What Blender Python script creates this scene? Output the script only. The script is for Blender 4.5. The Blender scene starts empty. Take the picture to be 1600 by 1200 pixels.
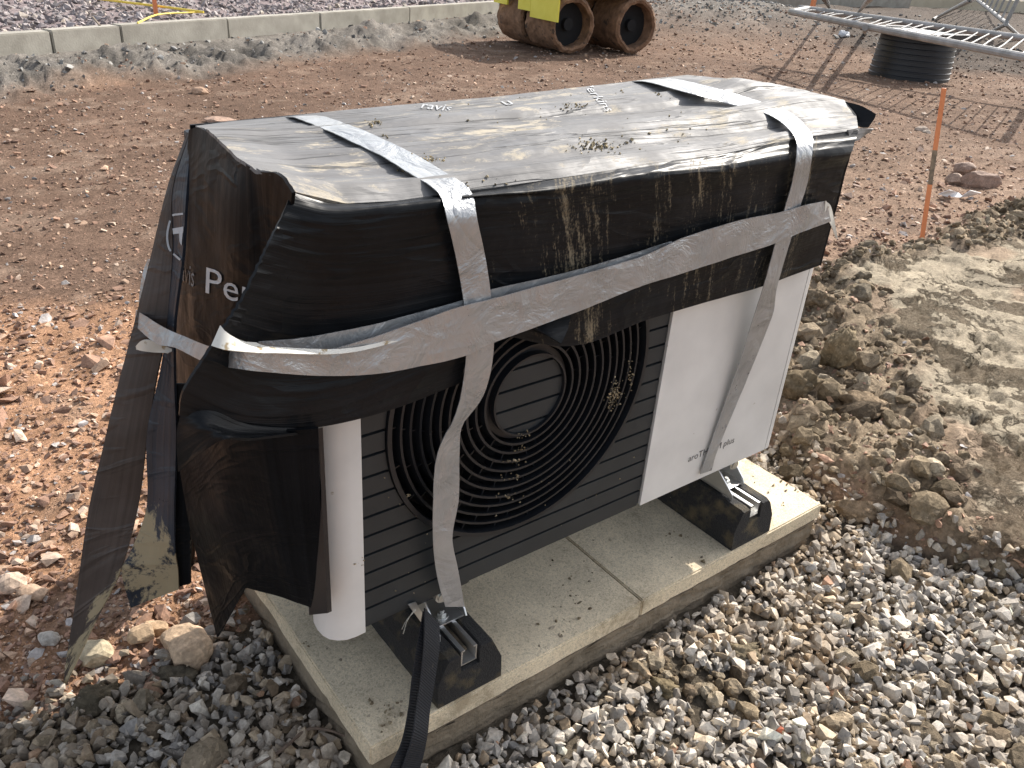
import bpy, bmesh, math, random
import numpy as np
from mathutils import Vector, Matrix
random.seed(7); RNG = np.random.default_rng(11)
SC = bpy.context.scene; COL = SC.collection

# ---------------------------------------------------------------- camera
CAM = np.array([-0.3088, -0.8417, 1.1338]); YAW, PITCH, ROLL, FOC = 0.6812, 0.4959, 0.0758, 1300.05
def _basis():
    y, p, r = YAW, PITCH, ROLL
    f = np.array([math.sin(y)*math.cos(p), math.cos(y)*math.cos(p), -math.sin(p)])
    rt = np.array([math.cos(y), -math.sin(y), 0]); up = np.cross(rt, f)
    c, s = math.cos(r), math.sin(r)
    return c*rt+s*up, -s*rt+c*up, f
RT, UP, FW = _basis()
cam = bpy.data.objects.new('camera', bpy.data.cameras.new('camera')); COL.objects.link(cam)
cam.matrix_world = Matrix(((RT[0], UP[0], -FW[0], CAM[0]), (RT[1], UP[1], -FW[1], CAM[1]), (RT[2], UP[2], -FW[2], CAM[2]), (0, 0, 0, 1)))
cam.data.sensor_width = 36; cam.data.lens = FOC/1600*36
cam.data.clip_start = .02; cam.data.clip_end = 2000
SC.camera = cam
# ---------------------------------------------------------------- light
SUN_EL, SUN_AZ = math.radians(38), math.radians(78)      # azimuth from +Y towards +X
W = bpy.data.worlds.new('World'); SC.world = W; W.use_nodes = True
wn = W.node_tree.nodes; sky = wn.new('ShaderNodeTexSky'); sky.sky_type = 'NISHITA'; sky.sun_disc = False
sky.sun_elevation = SUN_EL; sky.sun_rotation = SUN_AZ; sky.air_density = 1.0; sky.dust_density = 2.5; sky.ozone_density = 1.0
hs = wn.new('ShaderNodeHueSaturation'); hs.inputs['Saturation'].default_value = .45; W.node_tree.links.new(sky.outputs[0], hs.inputs['Color'])
W.node_tree.links.new(hs.outputs[0], wn['Background'].inputs[0]); wn['Background'].inputs[1].default_value = .15
sl = bpy.data.lights.new('sun', 'SUN'); sl.energy = 3.8; sl.angle = math.radians(.6); sl.color = (1, .94, .86)
sun = bpy.data.objects.new('sun', sl); COL.objects.link(sun)
sd = Vector((math.sin(SUN_AZ)*math.cos(SUN_EL), math.cos(SUN_AZ)*math.cos(SUN_EL), math.sin(SUN_EL)))
sun.rotation_euler = sd.to_track_quat('Z', 'Y').to_euler(); sun.location = sd*20
SC.view_settings.view_transform = 'Standard'; SC.view_settings.look = 'None'
SC.view_settings.exposure = 0.85; SC.view_settings.gamma = 1.0
try: SC.view_settings.use_curve_mapping = False
except Exception: pass

# ---------------------------------------------------------------- helpers
AX = {'x': 0, 'y': 1, 'z': 2}
def at(px, py, ax, val):
    """point of the plane <ax>=val seen at a photograph pixel (layout measuring)"""
    d = FW*FOC + RT*(px-800) - UP*(py-600); i = AX[ax]
    return CAM + d*((val-CAM[i])/d[i])
GZ = -.10
def hash2(ix, iy, s):
    h = (ix.astype(np.int64)*374761393 + iy.astype(np.int64)*668265263 + s*974634777) & 0x7fffffff
    h = ((h ^ (h >> 13))*1274126177) & 0x7fffffff
    h = (h ^ (h >> 16)) & 0xffffff
    return h/float(0xffffff)
def vnoise(x, y, s=0):
    x = np.asarray(x, float); y = np.asarray(y, float)
    ix = np.floor(x); iy = np.floor(y); fx = x-ix; fy = y-iy
    fx = fx*fx*(3-2*fx); fy = fy*fy*(3-2*fy)
    a = hash2(ix, iy, s); b = hash2(ix+1, iy, s); c = hash2(ix, iy+1, s); d = hash2(ix+1, iy+1, s)
    return (a+(b-a)*fx)*(1-fy)+(c+(d-c)*fx)*fy
def fbm(x, y, sc, oc=4, s=0, g=.5):
    v = 0; a = 1; t = 0
    for o in range(oc):
        v = v + a*vnoise(x*sc+o*17.3, y*sc-o*9.1, s+o); t += a; a *= g; sc *= 2.03
    return v/t-.5
def worley(x, y, sc, s=0):
    x = np.asarray(x)*sc; y = np.asarray(y)*sc; ix = np.floor(x); iy = np.floor(y)
    f1 = np.full(x.shape, 9.); f2 = f1.copy(); cid = np.zeros(x.shape)
    for dx in (-1, 0, 1):
        for dy in (-1, 0, 1):
            cx = ix+dx; cy = iy+dy
            d = np.hypot(cx+hash2(cx, cy, s)-x, cy+hash2(cx, cy, s+5)-y); n = d < f1
            f2 = np.where(n, f1, np.minimum(f2, d)); cid = np.where(n, hash2(cx, cy, s+9), cid); f1 = np.where(n, d, f1)
    return f1, f2, cid
def sstep(a, b, x):
    t = np.clip((x-a)/(b-a), 0, 1); return t*t*(3-2*t)
def polysd(x, y, P):
    """signed distance to polygon, positive inside"""
    P = np.asarray(P)[:, :2]; n = len(P); d = np.full(x.shape, 1e9); ins = np.zeros(x.shape, bool)
    for i in range(n):
        a = P[i]; b = P[(i+1) % n]; e = b-a
        t = np.clip(((x-a[0])*e[0]+(y-a[1])*e[1])/(e@e), 0, 1)
        d = np.minimum(d, np.hypot(x-a[0]-t*e[0], y-a[1]-t*e[1]))
        c = ((a[1] > y) != (b[1] > y)); ins ^= c & (x < e[0]*(y-a[1])/(e[1] if e[1] else 1e-9)+a[0])
    return np.where(ins, d, -d)
def gpoly(L): return np.array([at(px, py, 'z', GZ) for px, py in L])

def fin(o, parent=None, **kw):
    COL.objects.link(o)
    if parent is not None: o.parent = parent
    for k, v in kw.items():
        if v: o[k] = v
    return o
def M(name, V, F, mat, parent=None, smooth=False, **kw):
    me = bpy.data.meshes.new(name); me.from_pydata([tuple(map(float, v)) for v in V], [], [tuple(int(i) for i in f) for f in F]); me.update()
    if smooth: me.polygons.foreach_set('use_smooth', [True]*len(me.polygons))
    if mat: me.materials.append(mat)
    return fin(bpy.data.objects.new(name, me), parent, **kw)
def bigmesh(name, V, T, mat, col=None, smooth=False, parent=None, **kw):
    k = T.shape[1]; me = bpy.data.meshes.new(name)
    me.vertices.add(len(V)); me.vertices.foreach_set('co', np.ascontiguousarray(V, np.float32).ravel())
    me.loops.add(T.size); me.loops.foreach_set('vertex_index', T.astype(np.int32).ravel())
    me.polygons.add(len(T)); me.polygons.foreach_set('loop_start', np.arange(0, T.size, k, dtype=np.int32)); me.polygons.foreach_set('loop_total', np.full(len(T), k, np.int32))
    me.polygons.foreach_set('use_smooth', np.full(len(T), smooth))
    me.update(); me.validate()
    if col is not None:
        a = me.color_attributes.new('col', 'FLOAT_COLOR', 'POINT'); c = np.ones((len(V), 4), np.float32); col = np.asarray(col); c[:, :col.shape[1]] = col; a.data.foreach_set('color', c.ravel())
    me.materials.append(mat)
    return fin(bpy.data.objects.new(name, me), parent, **kw)
def empty(name, loc=(0, 0, 0), **kw):
    o = bpy.data.objects.new(name, None); o.empty_display_size = .05; o.location = loc
    return fin(o, None, **kw)
def keep(o, parent):            # parent an object modelled in world space under an empty placed at its base
    o.parent = parent; o.matrix_parent_inverse = Matrix.Translation(-Vector(parent.location)); return o
class B:
    """collects shapes for one mesh object"""
    def __init__(s): s.bm = bmesh.new()
    def box(s, lo, hi, bev=0, mtx=None):
        lo = Vector(lo); hi = Vector(hi); r = bmesh.ops.create_cube(s.bm, size=1); vs = r['verts']
        for v in vs: v.co = Vector([(lo[i]+hi[i])/2+v.co[i]*(hi[i]-lo[i]) for i in range(3)])
        if bev:
            es = list({e for v in vs for e in v.link_edges}); rr = bmesh.ops.bevel(s.bm, geom=es, offset=bev, segments=2, affect='EDGES', profile=.6)
            vs = list({v for f in rr['faces'] for v in f.verts} | {v for v in vs if v.is_valid})
        if mtx: 
            for v in vs: v.co = mtx @ v.co
        return s
    def cyl(s, a, b, r, r2=None, n=16, caps=True):
        a = Vector(a); b = Vector(b); r2 = r if r2 is None else r2; q = (b-a).to_track_quat('Z', 'Y')
        A = [s.bm.verts.new(a+q @ Vector((r*math.cos(2*math.pi*i/n), r*math.sin(2*math.pi*i/n), 0))) for i in range(n)]
        C = [s.bm.verts.new(b+q @ Vector((r2*math.cos(2*math.pi*i/n), r2*math.sin(2*math.pi*i/n), 0))) for i in range(n)]
        for i in range(n): s.bm.faces.new((A[i], A[(i+1) % n], C[(i+1) % n], C[i]))
        if caps: s.bm.faces.new(A[::-1]); s.bm.faces.new(C)
        return s
    def tube(s, pts, r, n=8, sub=4):
        P = crom(np.array([list(p) for p in pts], float), sub) if sub > 1 else np.array([list(p) for p in pts], float)
        rs = np.interp(np.linspace(0, 1, len(P)), np.linspace(0, 1, len(r)), r) if hasattr(r, '__len__') else [r]*len(P)
        rings = []
        for i, p in enumerate(P):
            t = Vector(P[min(i+1, len(P)-1)]-P[max(i-1, 0)]).normalized(); q = t.to_track_quat('Z', 'Y')
            rings.append([s.bm.verts.new(Vector(p)+q @ Vector((rs[i]*math.cos(2*math.pi*k/n), rs[i]*math.sin(2*math.pi*k/n), 0))) for k in range(n)])
        for A, C in zip(rings, rings[1:]):
            for k in range(n): s.bm.faces.new((A[k], A[(k+1) % n], C[(k+1) % n], C[k]))
        s.bm.faces.new(rings[0][::-1]); s.bm.faces.new(rings[-1]); return s
    def prism(s, pts, d):
        d = Vector(d); A = [s.bm.verts.new(Vector(p)) for p in pts]; C = [s.bm.verts.new(Vector(p)+d) for p in pts]; n = len(A)
        for i in range(n): s.bm.faces.new((A[i], A[(i+1) % n], C[(i+1) % n], C[i]))
        s.bm.faces.new(A[::-1]); s.bm.faces.new(C); return s
    def done(s, name, mat, parent=None, smooth=False, **kw):
        bmesh.ops.recalc_face_normals(s.bm, faces=s.bm.faces)
        me = bpy.data.meshes.new(name); s.bm.to_mesh(me); s.bm.free(); me.materials.append(mat)
        if smooth:
            me.polygons.foreach_set('use_smooth', [True]*len(me.polygons))
            try: me.set_sharp_from_angle(angle=math.radians(35))
            except Exception: pass
        return fin(bpy.data.objects.new(name, me), parent, **kw)
def crom(P, sub):
    P = np.asarray(P, float); n = len(P); Q = np.concatenate([[2*P[0]-P[1]], P, [2*P[-1]-P[-2]]])
    out = []
    for i in range(n-1):
        a, b, c, d = Q[i:i+4]
        for k in range(sub):
            t = k/sub; out.append(.5*((2*b)+(-a+c)*t+(2*a-5*b+4*c-d)*t*t+(-a+3*b-3*c+d)*t**3))
    out.append(P[-1]); return np.array(out)
def resamp(P, n):
    P = np.asarray(P, float); d = np.concatenate([[0], np.cumsum(np.linalg.norm(np.diff(P, axis=0), axis=1))]); t = np.linspace(0, d[-1], n)
    return np.stack([np.interp(t, d, P[:, i]) for i in range(3)], 1)

# ---------------------------------------------------------------- materials
class NT:
    def __init__(s, name):
        s.m = bpy.data.materials.new(name); s.m.use_nodes = True; s.t = s.m.node_tree; s.n = s.t.nodes; s.p = s.n['Principled BSDF']
        s.tc = s.n.new('ShaderNodeTexCoord')
    def L(s, a, b): s.t.links.new(a, b)
    def mapping(s, out='Object', scale=(1, 1, 1), rot=(0, 0, 0)):
        m = s.n.new('ShaderNodeMapping'); s.L(s.tc.outputs[out], m.inputs[0]); m.inputs['Scale'].default_value = scale; m.inputs['Rotation'].default_value = rot; return m.outputs[0]
    def noise(s, scale, detail=4, vec=None, rough=.55, dist=0):
        n = s.n.new('ShaderNodeTexNoise'); n.inputs['Scale'].default_value = scale; n.inputs['Detail'].default_value = detail; n.inputs['Roughness'].default_value = rough; n.inputs['Distortion'].default_value = dist
        s.L(vec if vec is not None else s.tc.outputs['Object'], n.inputs['Vector']); return n.outputs['Fac']
    def voro(s, scale, vec=None, feat='F1'):
        n = s.n.new('ShaderNodeTexVoronoi'); n.feature = feat; n.inputs['Scale'].default_value = scale
        s.L(vec if vec is not None else s.tc.outputs['Object'], n.inputs['Vector']); return n
    def ramp(s, fac, stops):
        r = s.n.new('ShaderNodeValToRGB'); e = r.color_ramp.elements
        while len(e) < len(stops): e.new(.5)
        for i, (p, c) in enumerate(stops):
            e[i].position = p; e[i].color = (*c, 1) if hasattr(c, '__len__') else (c, c, c, 1)
        s.L(fac, r.inputs[0]); return r.outputs[0]
    def mix(s, f, a, b, mode='MIX'):
        m = s.n.new('ShaderNodeMix'); m.data_type = 'RGBA'; m.blend_type = mode
        for k, v in ((0, f), (6, a), (7, b)):
            if hasattr(v, 'is_linked'): s.L(v, m.inputs[k])
            elif k == 0: m.inputs[0].default_value = v
            else: m.inputs[k].default_value = (*v, 1) if hasattr(v, '__len__') else (v, v, v, 1)
        return m.outputs[2]
    def math(s, op, a, b=0, c=None):
        m = s.n.new('ShaderNodeMath'); m.operation = op
        for k, v in ((0, a), (1, b), (2, c)):
            if v is None: continue
            if hasattr(v, 'is_linked'): s.L(v, m.inputs[k])
            else: m.inputs[k].default_value = v
        return m.outputs[0]
    def bump(s, h, strength=.5, dist=.01, prev=None):
        b = s.n.new('ShaderNodeBump'); b.inputs['Strength'].default_value = strength; b.inputs['Distance'].default_value = dist; s.L(h, b.inputs['Height'])
        if prev is not None: s.L(prev, b.inputs['Normal'])
        return b.outputs[0]
    def attr(s, name):
        a = s.n.new('ShaderNodeAttribute'); a.attribute_name = name; return a.outputs['Color']
    def set(s, col=None, rough=None, metal=None, nrm=None, spec=None):
        for k, v in (('Base Color', col), ('Roughness', rough), ('Metallic', metal), ('Normal', nrm), ('Specular IOR Level', spec)):
            if v is None: continue
            i = s.p.inputs[k]
            if hasattr(v, 'is_linked'): s.L(v, i)
            elif hasattr(v, '__len__'): i.default_value = (*v, 1)
            else: i.default_value = v
        return s.m
def simple(name, c1, c2, sc=20, rough=.6, metal=0, bs=.2, bd=.002, bsc=None, specks=None, sw=.06):
    t = NT(name); n = t.noise(sc, 5); c = t.ramp(n, [(.32, c1), (.68, c2)])
    if specks:
        k = t.ramp(t.noise(specks[0], 3), [(specks[1], 0), (specks[1]+sw, 1)]); c = t.mix(k, c, specks[2])
    return t.set(c, rough, metal, t.bump(t.noise(bsc or sc*4, 4), bs, bd))
MUD = (.36, .29, .19)
def m_ground():
    t = NT('ground'); c = t.attr('col'); al = [n_ for n_ in t.n if n_.type == 'ATTRIBUTE'][0].outputs['Alpha']; n = t.noise(90, 6, rough=.7); n2 = t.noise(11, 5)
    v = t.voro(38); r = t.ramp(v.outputs['Color'], [(0, .78), (1, 1.22)])
    c = t.mix(1, c, t.ramp(n, [(.25, .62), (.5, 1.), (.78, 1.35)]), 'MULTIPLY'); c = t.mix(1, c, t.ramp(n2, [(.3, .8), (.7, 1.18)]), 'MULTIPLY'); c = t.mix(t.math('MULTIPLY', al, .6), c, r, 'MULTIPLY')
    v2 = t.voro(105); c = t.mix(t.math('MULTIPLY', al, .75), c, t.ramp(v2.outputs['Color'], [(.1, .68), (.55, 1.0), (.8, 1.15), (.95, 1.75)]), 'MULTIPLY')
    b = t.bump(n, .8, .012); b = t.bump(t.noise(300, 3), .5, .003, b); b = t.bump(t.math('MULTIPLY', v.outputs['Distance'], al), -.45, .014, b); b = t.bump(t.math('MULTIPLY', v2.outputs['Distance'], al), -.5, .006, b)
    # dried clay: sharp cracks and ragged crumb patches where the surface is smeared smooth
    sm = t.math('MULTIPLY', t.math('SUBTRACT', 1, al), 1.54)
    nd = t.n.new('ShaderNodeTexNoise'); nd.inputs['Scale'].default_value = 7; nd.inputs['Detail'].default_value = 7; nd.inputs['Roughness'].default_value = .65; t.L(t.tc.outputs['Object'], nd.inputs['Vector'])
    va = t.n.new('ShaderNodeVectorMath'); va.operation = 'MULTIPLY_ADD'; t.L(nd.outputs['Color'], va.inputs[0]); va.inputs[1].default_value = (.32, .32, .32); t.L(t.tc.outputs['Object'], va.inputs[2])
    ve = t.voro(3.4, va.outputs[0], 'DISTANCE_TO_EDGE'); gate = t.ramp(t.noise(3.1, 3), [(.42, 0), (.55, 1)])
    ck = t.ramp(ve.outputs['Distance'], [(0, 0), (.022, 1)]); ckm = t.math('MULTIPLY', t.math('MULTIPLY', t.math('SUBTRACT', 1, ck), gate), sm); c = t.mix(t.math('MULTIPLY', ckm, .75), c, (.07, .05, .035))
    cb = t.math('MULTIPLY', t.ramp(t.noise(3.3, 12, rough=.72), [(.54, 0), (.57, 1)]), sm); cn = t.noise(60, 6, rough=.75)
    c = t.mix(t.math('MULTIPLY', cb, .8), c, t.ramp(cn, [(.35, (.12, .09, .06)), (.5, (.23, .18, .125)), (.7, (.34, .28, .20))]))
    b = t.bump(t.math('MULTIPLY', ckm, -1), 1, .02, b); b = t.bump(t.math('MULTIPLY', cb, t.math('ADD', .6, cn)), 1, .035, b)
    return t.set(c, .95, 0, b, .08)
def m_stone(name, rough=.8):
    t = NT(name); c = t.attr('col'); n = t.noise(160, 5, rough=.65); n2 = t.noise(45, 4, dist=.6)
    c = t.mix(1, c, t.ramp(n, [(.3, .7), (.55, 1.), (.75, 1.25)]), 'MULTIPLY'); c = t.mix(1, c, t.ramp(n2, [(.35, .82), (.5, 1), (.62, 1.2)]), 'MULTIPLY')
    return t.set(c, rough, 0, t.bump(n, .35, .003), .35)
def m_cover(name, flute='u', dirt=0., streak=0., dust=0., fb=1., low=0., tint=(.007, .0078, .009), rough=.34, topmud=0., spec=.28):
    t = NT(name)
    fl = t.mapping('UV', (1.2, 150, 1) if flute == 'u' else (150, 1.2, 1))
    f1 = t.noise(1, 3, fl, .6); fl2 = t.mapping('UV', (.8, 45, 1) if flute == 'u' else (45, .8, 1)); f2 = t.noise(1, 4, fl2, .6)
    base = t.mix(1, t.ramp(f1, [(.3, tuple(x*.8 for x in tint)), (.7, tuple(x*1.4 for x in tint))]), t.ramp(t.noise(9, 4), [(.3, .8), (.7, 1.5)]), 'MULTIPLY')
    uv = t.tc.outputs['UV']; rg = t.ramp(t.noise(14, 5), [(.3, rough*.75), (.7, rough*1.35)])
    # thin scratches and pale scuffs
    sc = t.ramp(t.noise(1, 6, t.mapping('UV', (60, 14, 1), (0, 0, .4)), .8), [(.70, 0), (.78, .35)]); base = t.mix(sc, base, (.16, .155, .14))
    mask = None
    lines_ = t.ramp(t.math('ABSOLUTE', t.math('SUBTRACT', t.noise(1, 4, t.mapping('UV', (.9, 13, 1), (0, 0, .02)), .6), .5)), [(0, 1), (.012, 0)])
    if dust: mask = t.math('MULTIPLY', t.ramp(t.noise(1, 8, t.mapping('UV', (4.0, 13, 1)), .7, .4), [(.36, 0.45), (.66, 1)]), dust)
    if dust: base = t.mix(mask, base, (.22, .215, .21))
    if topmud:
        k = t.ramp(t.math('ADD', t.noise(1, 9, t.mapping('UV', (7, 15, 1)), .78, .3), t.math('MULTIPLY', t.noise(2.6, 2, uv), .35)), [(.715, 0), (.79, .75), (.92, .9)])
        base = t.mix(k, base, (.47, .41, .31)); rg = t.mix(k, rg, .9)
        k2 = t.ramp(t.noise(1, 5, t.mapping('UV', (22, 60, 1)), .7), [(.66, 0), (.70, .7)]); base = t.mix(k2, base, (.58, .51, .40)); rg = t.mix(k2, rg, .9)
    if streak:
        a = t.noise(1, 7, t.mapping('UV', (75, 9, 1)), .85); b = t.noise(1, 4, t.mapping('UV', (8.5, .8, 1)), .6); g = t.noise(260, 3)
        k = t.ramp(t.math('MULTIPLY', t.math('ADD', t.math('ADD', a, t.math('MULTIPLY', b, .75)), t.math('MULTIPLY', g, .25)), .5), [(.525, 0), (.59, .72)])
        base = t.mix(k, base, (.30, .25, .17)); rg = t.mix(k, rg, .9)
    if dirt:
        dn = t.noise(1, 8, t.mapping('UV', (9, 7, 1)), .72, .5)
        if low: sx = t.n.new('ShaderNodeSeparateXYZ'); t.L(uv, sx.inputs[0]); dn = t.math('ADD', dn, t.math('MULTIPLY', t.math('MINIMUM', t.math('SUBTRACT', sx.outputs[1], low), .10), 1.0))
        k = t.ramp(dn, [(.60-dirt*.12, 0), (.64-dirt*.12, .95)]); base = t.mix(k, base, (.33, .27, .17)); rg = t.mix(k, rg, .92)
    cz = t.math('ABSOLUTE', t.math('SUBTRACT', t.noise(1, 3, t.mapping('UV', (3, 11, 1), (0, 0, .35)), .5, .5), .5)); cz = t.ramp(cz, [(0, 0), (.05, .75), (.3, 1)])
    if topmud: base = t.mix(t.math('MULTIPLY', lines_, .75), base, (.02, .02, .02))
    b = t.bump(lines_, .5, -.004) if topmud else None
    b = t.bump(cz, .35 if fb < 1 else .16, .006, b); b = t.bump(f1, .4*fb, .003, b); b = t.bump(f2, .28*fb, .010, b); b = t.bump(t.noise(7, 4), .25, .02, b)
    return t.set(base, rg, 0, b, spec)
def m_tape():
    t = NT('silver_tape'); w = t.n.new('ShaderNodeTexWave'); w.inputs['Scale'].default_value = 95; t.L(t.mapping('UV', (0.02, 1.0, 1)), w.inputs['Vector'])
    c = t.ramp(t.noise(18, 5), [(.3, (.33, .34, .345)), (.7, (.42, .43, .435))])
    k = t.ramp(t.noise(1, 8, t.mapping('UV', (14, 7, 1)), .75), [(.66, 0), (.70, .8)]); c = t.mix(k, c, (.42, .36, .25))
    cz = t.ramp(t.math('ABSOLUTE', t.math('SUBTRACT', t.noise(1, 2, t.mapping('UV', (5, 12, 1), (0, 0, .3)), .5, .5), .5)), [(0, 0), (.06, .8), (.3, 1)])
    b = t.bump(w.outputs['Fac'], .12, .001, t.bump(cz, .2, .006)); b = t.bump(t.noise(15, 5, rough=.6, dist=.8), .8, .012, b)
    return t.set(c, t.ramp(t.noise(30, 3), [(.3, .26), (.7, .42)]), .45, b, .5)
def m_slab():
    t = NT('paving_concrete'); n = t.noise(420, 4, rough=.8); c = t.ramp(n, [(.3, (.48, .39, .26)), (.5, (.70, .59, .42)), (.72, (.82, .73, .56))])
    c = t.mix(1, c, t.ramp(t.noise(7, 6), [(.3, .74), (.7, 1.12)]), 'MULTIPLY'); c = t.mix(1, c, t.ramp(t.voro(300).outputs['Color'], [(.05, .72), (.4, 1), (.95, 1.12)]), 'MULTIPLY')
    k = t.ramp(t.noise(5, 9, rough=.78), [(.55, 0), (.64, .7)]); c = t.mix(k, c, (.30, .235, .15))
    k = t.ramp(t.noise(34, 5, rough=.65), [(.68, 0), (.74, .8)]); c = t.mix(k, c, (.16, .12, .07))
    return t.set(c, .92, 0, t.bump(n, .55, .0025, t.bump(t.noise(30, 5), .3, .006)), .25)
GROUND = m_ground(); STONE = m_stone('stone'); SLAB = m_slab(); TAPE = m_tape()
CLOD = simple('clay_clod', (.13, .095, .06), (.24, .185, .12), 30, .95, 0, .9, .012, 60)
BED = simple('mortar_bed', (.15, .115, .075), (.27, .215, .15), 14, .95, 0, 1, .012, 45)
WHITE = simple('white_enamel', (.60, .59, .565), (.74, .73, .70), 6, .38, 0, .05, .001, 8, (55, .74, (.4, .36, .28)))
CHAR = simple('charcoal_plastic', (.016, .020, .023), (.024, .029, .032), 12, .5, 0, .2, .0006, 300, (48, .735, (.17, .16, .13)))
DARKP = simple('black_plastic', (.006, .0075, .010), (.012, .014, .018), 15, .42, 0, .15, .001, 80, (70, .72, (.13, .12, .10)))
VOID = simple('cavity_black', (.004, .004, .005), (.007, .007, .008), 15, .8)
RUBBER = simple('recycled_rubber', (.009, .009, .010), (.024, .023, .022), 260, .85, 0, 1, .004, 330, (24, .50, (.11, .085, .045)), .22)
ALU = simple('aluminium', (.62, .62, .61), (.74, .74, .73), 30, .32, .9, .08, .001)
ZINC = simple('zinc_bolt', (.5, .5, .48), (.7, .7, .66), 60, .35, .9, .1, .001)
GALV = simple('galvanised_tube', (.27, .27, .26), (.42, .41, .40), 9, .65, .2, .2, .002, 60)
STRAP = NT('webbing'); _w = STRAP.n.new('ShaderNodeTexWave'); _w.bands_direction = 'Y'; _w.inputs['Scale'].default_value = 70; STRAP.L(STRAP.tc.outputs['UV'], _w.inputs['Vector'])
_k = STRAP.ramp(STRAP.noise(1, 7, STRAP.mapping('UV', (30, 9, 1)), .75), [(.60, 0), (.68, .6)])
STRAP = STRAP.set(STRAP.mix(_k, (.010, .012, .017), (.25, .21, .14)), .7, 0, STRAP.bump(_w.outputs['Fac'], .8, .0012))
PRINT = simple('grey_print', (.30, .33, .36), (.42, .45, .48), 60, .5)
PRINTD = simple('dark_print', (.05, .05, .05), (.08, .08, .08), 60, .5)
CONC = simple('kerb_concrete', (.27, .25, .21), (.40, .375, .32), 5, .9, 0, .5, .004, 60)
YEL = simple('yellow_paint', (.66, .58, .05), (.76, .68, .10), 4, .42, 0, .1, .002, 10, (22, .70, (.22, .15, .08)))
MUDDY = simple('muddy_steel', (.12, .065, .035), (.27, .155, .09), 12, .9, 0, 1, .02, 30, (9, .62, (.05, .035, .025)))
RIB = simple('ribbed_black_pipe', (.005, .006, .009), (.010, .012, .017), 6, .45, 0, .1, .002, 60, (30, .72, (.12, .09, .06)))
ORANGE = simple('orange_paint', (.62, .20, .075), (.74, .27, .11), 9, .6, 0, .3, .002, 90)
WOOD = simple('weathered_wood', (.14, .11, .08), (.30, .23, .16), 40, .85, 0, .6, .002, 120)
WHITEP = simple('white_plastic', (.7, .7, .7), (.82, .82, .82), 10, .45)

# ---------------------------------------------------------------- ground shape
KA = at(-420, 52+.0634*420, 'z', .22); KB = at(781, 2.5, 'z', .22)
KD = (KB-KA)[:2]; KLEN = np.linalg.norm(KD); KD = KD/KLEN; KN = np.array([KD[1], -KD[0]])      # KN points to the camera side
if (CAM[:2]-KA[:2])@KN < 0: KN = -KN
P_GRAVEL = gpoly([(-500, 1190), (-200, 1150), (0, 1118), (130, 1090), (250, 1058), (325, 995), (400, 955), (600, 800), (1000, 700), (1168, 684), (1215, 705), (1262, 745), (1340, 800), (1430, 850), (1520, 885), (1800, 950), (2100, 1500), (800, 1800), (-700, 1800)])
P_CLAY = gpoly([(1250, 440), (1330, 402), (1450, 385), (1520, 345), (1700, 290), (2100, 260), (2300, 1100), (1800, 960), (1520, 890), (1430, 850), (1340, 800), (1262, 745), (1215, 705), (1200, 600), (1235, 500)])
P_SMOOTH = gpoly([(1345, 445), (1420, 412), (1600, 360), (2000, 330), (2200, 1000), (1700, 925), (1560, 870), (1490, 770), (1430, 640), (1400, 560)])
P_DARK = gpoly([(-600, 520), (-200, 500), (215, 482), (600, 330), (1310, 245), (1365, 160), (1345, 120), (1180, 95), (1040, 60), (790, 50), (500, 90), (0, 150), (-600, 190)])  # outline of the darker ground band behind and left of the unit
P_SOIL = gpoly([(1262, 55), (1345, 82), (1480, 114), (1600, 122), (2000, 150), (2300, 90), (1700, -22), (1255, 0)])
MOUND = at(1125, 42, 'z', GZ); MOUND2 = at(1500, 88, 'z', GZ)
def kerb_d(x, y): return (x-KA[0])*KN[0]+(y-KA[1])*KN[1]
def zones(x, y):
    wob = .05*fbm(x, y, 6, 3, 3)+.02*fbm(x, y, 30, 2, 8); far = sstep(2.5, 8, np.hypot(x, y))
    g = sstep(-.015, .03, polysd(x, y, P_GRAVEL)+wob*1.6)
    c = sstep(-.06, .06, polysd(x, y, P_CLAY)+wob*3)*(1-g)
    s = sstep(-.05, .08, polysd(x, y, P_SMOOTH)-.02+.42*fbm(x, y, 3.4, 5, 83, .6))*c
    d = sstep(-.15, .25, polysd(x, y, P_DARK)+wob*4)
    k = kerb_d(x, y); w = .95+.9*fbm(x, y, .9, 3, 21); h = (1-sstep(w*.55, w, k))*(k > -.065); beyond = k < -.065
    m = np.exp(-(((x-MOUND[0])/3.2)**2+((y-MOUND[1])/1.9)**2)**1.5); m2 = np.exp(-(((x-MOUND2[0])/1.1)**2+((y-MOUND2[1])/.45)**2))
    soil = sstep(-.3, .5, polysd(x, y, P_SOIL)+1.2*fbm(x, y, .7, 4, 31)); d = np.maximum(d, .75*sstep(5, 9, np.hypot(x-CAM[0], y-CAM[1])))  # far ground darkened with distance: backlit stone sides put into the colour
    return g, c, s, d, k, h, beyond, m, m2, soil
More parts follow.
